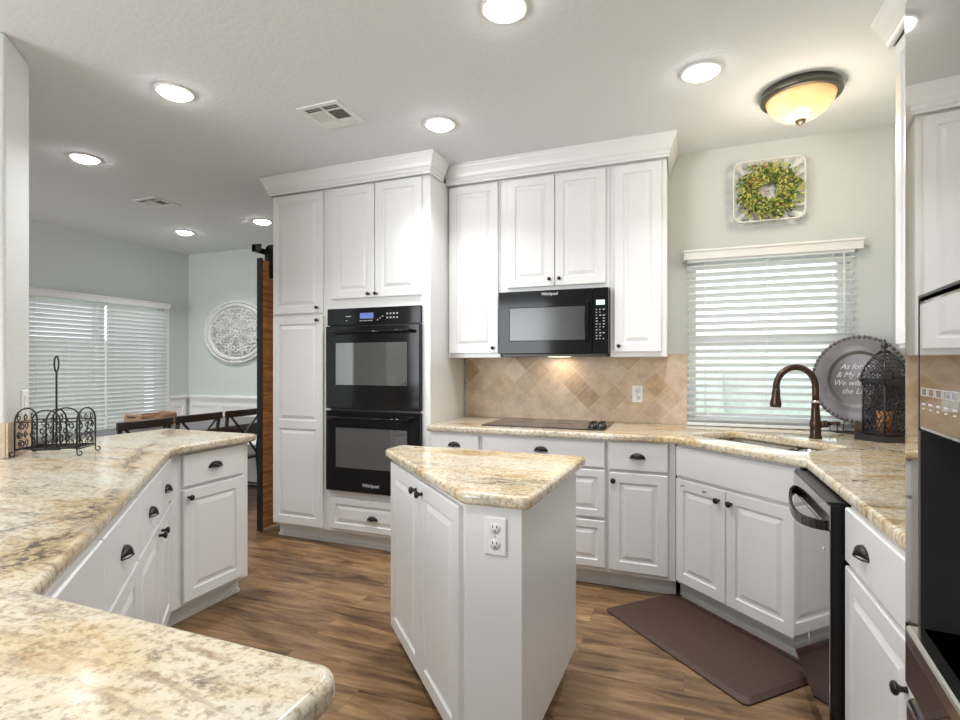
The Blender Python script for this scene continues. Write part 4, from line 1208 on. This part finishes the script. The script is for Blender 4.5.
# ------------------------------------------------------------------ barn door
t = thing('barn_door', 'reclaimed wood sliding barn door with black steel edge beside the pantry cabinet', 'door', (-3.068, 3.195, 0), 0)
MB().box(-.032, 0, .006, .95, .03, 2.13).build('planks', M['barn'], t)
MB().box(-.045, .006, -.002, .006, .012, 2.145).box(-.045, -.0325, .006, .05, .012, 2.145).build('steel_edge', M['iron'], t)
hw = MB(); hw.box(-.045, .004, .08, .13, 2.0, 2.23).lathe([(.04, -.006), (.04, .006)], (-.02, .105, 2.22), 18, 'x')
hw.build('hanger_strap', M['iron'], t)
t = thing('barn_door_track', 'black steel sliding track and end stop above the barn door', 'track', (-3.068, 3.155, 2.19), 0)
MB().box(-.058, -.048, 0, 1.72, 0, .045).build('rail', M['iron'], t)
MB().box(-.052, .038, -.008, .0, -.004, .054).box(-.052, -.015, -.008, .035, .0, .05).build('end_stop', M['iron'], t, bevel=.002)
MB().box(-.025, .05, .13, .18, .055, .075).box(.0, .02, .13, .16, .03, .06).box(-.03, .0, .13, .16, .03, .05).build('bracket', M['iron'], t)

# ------------------------------------------------------------------ medallion
t = thing('wall_medallion', 'large round distressed white carved medallion on the dining room wall', 'wall decoration', (-5.09, DY1 - .003, 1.712), 0); t.scale = (1.36, 1, 1)
MB().lathe([(.385, 0), (.385, -.015), (.378, -.030), (.362, -.030), (.356, -.018), (.350, -.016), (.344, -.032), (.322, -.036), (.312, -.022), (.306, -.008), (.300, -.008), (.0001, -.008), (.0001, 0)], (0, 0, 0), 72, 'y').build('disc', M['distress'], t)
MB().lathe([(.300, -.0085), (.300, -.010), (.0001, -.010)], (0, 0, 0), 60, 'y').build('recessed_ground', plain('medallion_ground', (.50, .495, .48), .85, var=.5, bscale=60), t)
MB().tube([(.353 * math.cos(q / 36 * PI), -.017, .353 * math.sin(q / 36 * PI)) for q in range(72)], .0035, 4, closed=True).build('groove_line', plain('medallion_groove', (.16, .155, .15), .9), t)
cv = MB()
def scr(cx, cz, r, a_, dirn, w_=.0075, turns=1.4):
    pts = []
    for q in range(14):
        th = a_ + dirn * q / 13 * turns * PI; rr_ = r * (1 - .06 * q); pts.append((cx + rr_ * math.cos(th), -.016, cz + rr_ * math.sin(th)))
    cv.tube(pts, w_, 5)
for i in range(8):
    A = 2 * PI * i / 8
    for rad, rs_, off in ((.075, .028, 0), (.13, .034, .2), (.19, .036, 0), (.225, .030, .30), (.265, .028, .08)):
        for sg in (-1, 1):
            aa = A + sg * (off + .16 if off else .14)
            scr(rad * math.cos(aa), rad * math.sin(aa), rs_, A, sg)
    cv.tube([(.02 * math.cos(A), -.018, .02 * math.sin(A)), (.10 * math.cos(A), -.018, .10 * math.sin(A))], [.011, .004], 6)
for k_ in range(16):
    rad = .05 + .235 * math.sqrt(random.random()); off = random.uniform(.02, PI / 8 - .02); rs_ = random.uniform(.012, .022); ph = random.uniform(0, 6.28)
    for i in range(8):
        for sg in (-1, 1):
            aa = PI / 4 * i + sg * off; scr(rad * math.cos(aa), rad * math.sin(aa), rs_, PI / 4 * i + sg * ph, sg, .0055)
for i in range(4):
    A = PI / 2 * i
    for j in range(7):
        aa = A + (j - 3) * .055; cv.lathe([(.0001, -.045), (.012, -.040), (.018, -.03), (.016, -.02)], (.366 * math.cos(aa), .01, .366 * math.sin(aa)), 8, 'y')
cv.lathe([(.0001, -.036), (.02, -.032), (.032, -.02), (.034, -.012)], (0, 0, 0), 16, 'y')
cv.build('carving', M['distress'], t)

# ------------------------------------------------------------------ dining table, tray, chairs
t = thing('dining_table', 'charcoal rectangular dining table beyond the peninsula', 'table', (-4.22, 3.35, 0), 0)
MB().box(-.40, .40, -.98, .98, .72, .76).build('tabletop', M['tablew'], t, bevel=.006)
MB().box(-.33, .33, -.90, .90, .63, .7195).build('apron', M['tablew'], t)
for sx in (-1, 1):
    for sy in (-1, 1):
        MB().lathe([(.03, 0), (.035, .1), (.028, .3), (.042, .5), (.045, .62)], (sx * .29, sy * .86, 0), 14).build('leg', M['tablew'], t)
t = thing('wooden_tray', 'rustic wooden box tray on the far side of the dining table', 'tray', (-4.47, 3.33, .7605), 0)
m_ = MB().box(-.11, .11, -.17, .17, 0, .012)
m_.box(-.11, -.098, -.17, .17, .012, .11).box(.098, .11, -.17, .17, .012, .11).box(-.098, .098, -.17, -.158, .012, .12).box(-.098, .098, .158, .17, .012, .12)
m_.build('box', M['tray'], t, bevel=.002)
for sy in (-1, 1):
    MB().tube([(-.04, sy * .173, .09), (-.04, sy * .195, .10), (.04, sy * .195, .10), (.04, sy * .173, .09)], .004, 6).build('handle', M['iron'], t)

def xchair():
    """local: back at +x side, seat toward -x"""
    t = thing('dining_chair', '', 'chair', (0, 0, 0), 0, 'black cross-back dining chairs')
    MB().prism(rounded([(-.42, -.20), (-.42, .20), (.0, .185), (.0, -.185)], .04, 4), .445, .470).build('seat', M['chairw'], t, bevel=.006)
    for s_ in (-1, 1):
        MB().tube([(-.38, s_ * .17, .445), (-.40, s_ * .185, 0)], [.018, .014], 10).build('leg', M['chairw'], t)
        MB().tube([(.07, s_ * .18, 0), (.02, s_ * .182, .25), (-.005, s_ * .185, .47), (.01, s_ * .19, .70), (.035, s_ * .195, .885)], [.013, .016, .018, .016, .015], 10).build('leg', M['chairw'], t)
    br_ = MB()
    n_ = 10; vs = []
    pts_ = [(.038 + .022 * (1 - (2 * i / n_ - 1) ** 2), (2 * i / n_ - 1) * .222) for i in range(n_ + 1)]
    br_.prism([(x - .013, y) for x, y in pts_] + [(x + .013, y) for x, y in pts_[::-1]], .853, .911)
    br_.build('top_rail', M['chairw'], t, bevel=.008, seg=3)
    for s_ in (-1, 1):
        MB().tube([(.0, s_ * .175, .49), (.022, s_ * .02 , .665), (.04, -s_ * .165, .86)], .010, 8).build('cross_bar', M['chairw'], t)
    st = MB()
    for s_ in (-1, 1): st.tube([(-.39, s_ * .178, .20), (.03, s_ * .181, .20)], .010, 8)
    st.tube([(-.18, -.178, .20), (-.18, .178, .20)], .010, 8)
    st.tube([(-.02, -.18, .40), (-.10, 0, .12), (-.02, .18, .40)], .007, 6) if False else None
    st.build('stretcher', M['chairw'], t)
    return t
ch = xchair()
for i, (x, y, rz, lab) in enumerate(((-3.70, 2.69, .05, 'black cross-back dining chair nearest the wire basket, with the wooden tray behind it'),
                                     (-3.735, 3.175, 0, 'middle one of the three black cross-back dining chairs beyond the peninsula'),
                                     (-3.735, 3.655, 0, 'black cross-back dining chair nearest the barn door'))):
    o = ch if i == 0 else copy_tree(ch)
    o.location = (x, y, 0); o.rotation_euler = (0, 0, rz); o['label'] = lab
# white covered chair at the head of the table
t = thing('slipcovered_chair', 'white fabric-covered low chair at the far end of the dining table', 'chair', (-4.40, 4.50, 0), 0)
MB().box(-.24, .24, -.14, .28, .02, .46).build('seat', M['linen'], t, bevel=.03, seg=4)
MB().box(-.24, .24, .20, .30, .462, .74).build('backrest', M['linen'], t, bevel=.04, seg=4)

# ------------------------------------------------------------------ wire basket on the peninsula
bx_dir = Vector((.57, .82)); bang = math.atan2(.82, .57)
t = thing('wire_basket', 'black wrought-iron scroll basket with tall loop handle on the peninsula', 'basket', (-2.592, 1.488, .915), math.radians(30))
LX, LY = .12, .070
def arch(m_, u0, u1, z0, z1, P, fixed, axis, r=.0035):
    """arch outline in a vertical plane. axis 'x': spans x at y=fixed, else spans y at x=fixed"""
    c_ = (u0 + u1) / 2; w_ = (u1 - u0) / 2; pts = [(u0, z0)]
    zt = z1 - w_ * .8
    for q in range(13):
        th = PI - PI * q / 12; pts.append((c_ + w_ * math.cos(th), zt + w_ * .8 * math.sin(th)))
    pts.append((u1, z0)); pts.append((u0, z0))
    m_.tube([(u, fixed, z) if axis == 'x' else (fixed, u, z) for u, z in pts], r, 6)
def scrolls(m_, u0, u1, z0, z1, fixed, axis, nu, nz, r=.002):
    for i in range(nu):
        for j in range(nz):
            cu_, cz = u0 + (u1 - u0) * (i + .5) / nu, z0 + (z1 - z0) * (j + .5) / nz
            for sg in (-1, 1):
                R0 = min((u1 - u0) / nu, (z1 - z0) / nz) * .42; pts = []
                for q in range(11):
                    th = sg * q / 10 * 1.5 * PI + (PI / 2 if j % 2 else -PI / 2); rr_ = R0 * (1 - .07 * q)
                    pts.append((cu_ + rr_ * math.cos(th) * sg, cz + rr_ * math.sin(th) * (1 if sg > 0 else -1)))
                m_.tube([(u, fixed, z) if axis == 'x' else (fixed, u, z) for u, z in pts], r, 5)
for s_ in (-1, 1):
    m_ = MB(); arch(m_, -LY, LY, .03, .205, None, s_ * LX, 'y'); scrolls(m_, -LY + .006, LY - .006, .035, .185, s_ * LX, 'y', 3, 4)
    m_.tube([(s_ * LX, -LY, .09), (s_ * LX, LY, .09)], .002, 5); m_.tube([(s_ * LX, -LY, .15), (s_ * LX, LY, .15)], .002, 5)
    m_.build('end_panel', M['iron'], t)
    m_ = MB()
    m_.tube([(-LX, s_ * LY, .035), (LX, s_ * LY, .035)], .003, 6); m_.tube([(-LX, s_ * LY, .15), (LX, s_ * LY, .15)], .003, 6)
    arch(m_, -LX * .45, LX * .45, .03, .20, None, s_ * LY, 'x'); 
    scrolls(m_, -LX, LX, .04, .15, s_ * LY, 'x', 5, 3)
    m_.build('side_panel', M['iron'], t)
m_ = MB()
for k_ in range(7): m_.tube([(-LX, -LY + k_ * LY / 3, .035), (LX, -LY + k_ * LY / 3, .035)], .002, 5)
m_.build('floor_wires', M['iron'], t)
m_ = MB(); arch(m_, -LY, LY, .035, .20, None, 0, 'y'); scrolls(m_, -LY + .01, LY - .01, .04, .18, 0, 'y', 2, 3); m_.build('divider', M['iron'], t)
pts = [(0, 0, .035), (0, 0, .33), (0, 0, .365)]
m_ = MB().tube(pts, .004, 8)
m_.tube([(0, .015 * math.sin(q / 16 * 2 * PI), .400 - .035 * math.cos(q / 16 * 2 * PI)) for q in range(16)], .0038, 6, closed=True)
m_.build('loop_handle', M['iron'], t)
for sx in (-1, 1):
    for sy in (-1, 1):
        m_ = MB().tube([(sx * LX, sy * LY, .035), (sx * LX, sy * LY, .018)] + [(sx * LX + sx * .010 * (1 - math.cos(q / 9 * 1.6 * PI)), sy * LY, .0125 - .010 * math.sin(q / 9 * 1.6 * PI) * 1.0) for q in range(1, 10)], .0024, 6)
        m_.build('foot', M['iron'], t)
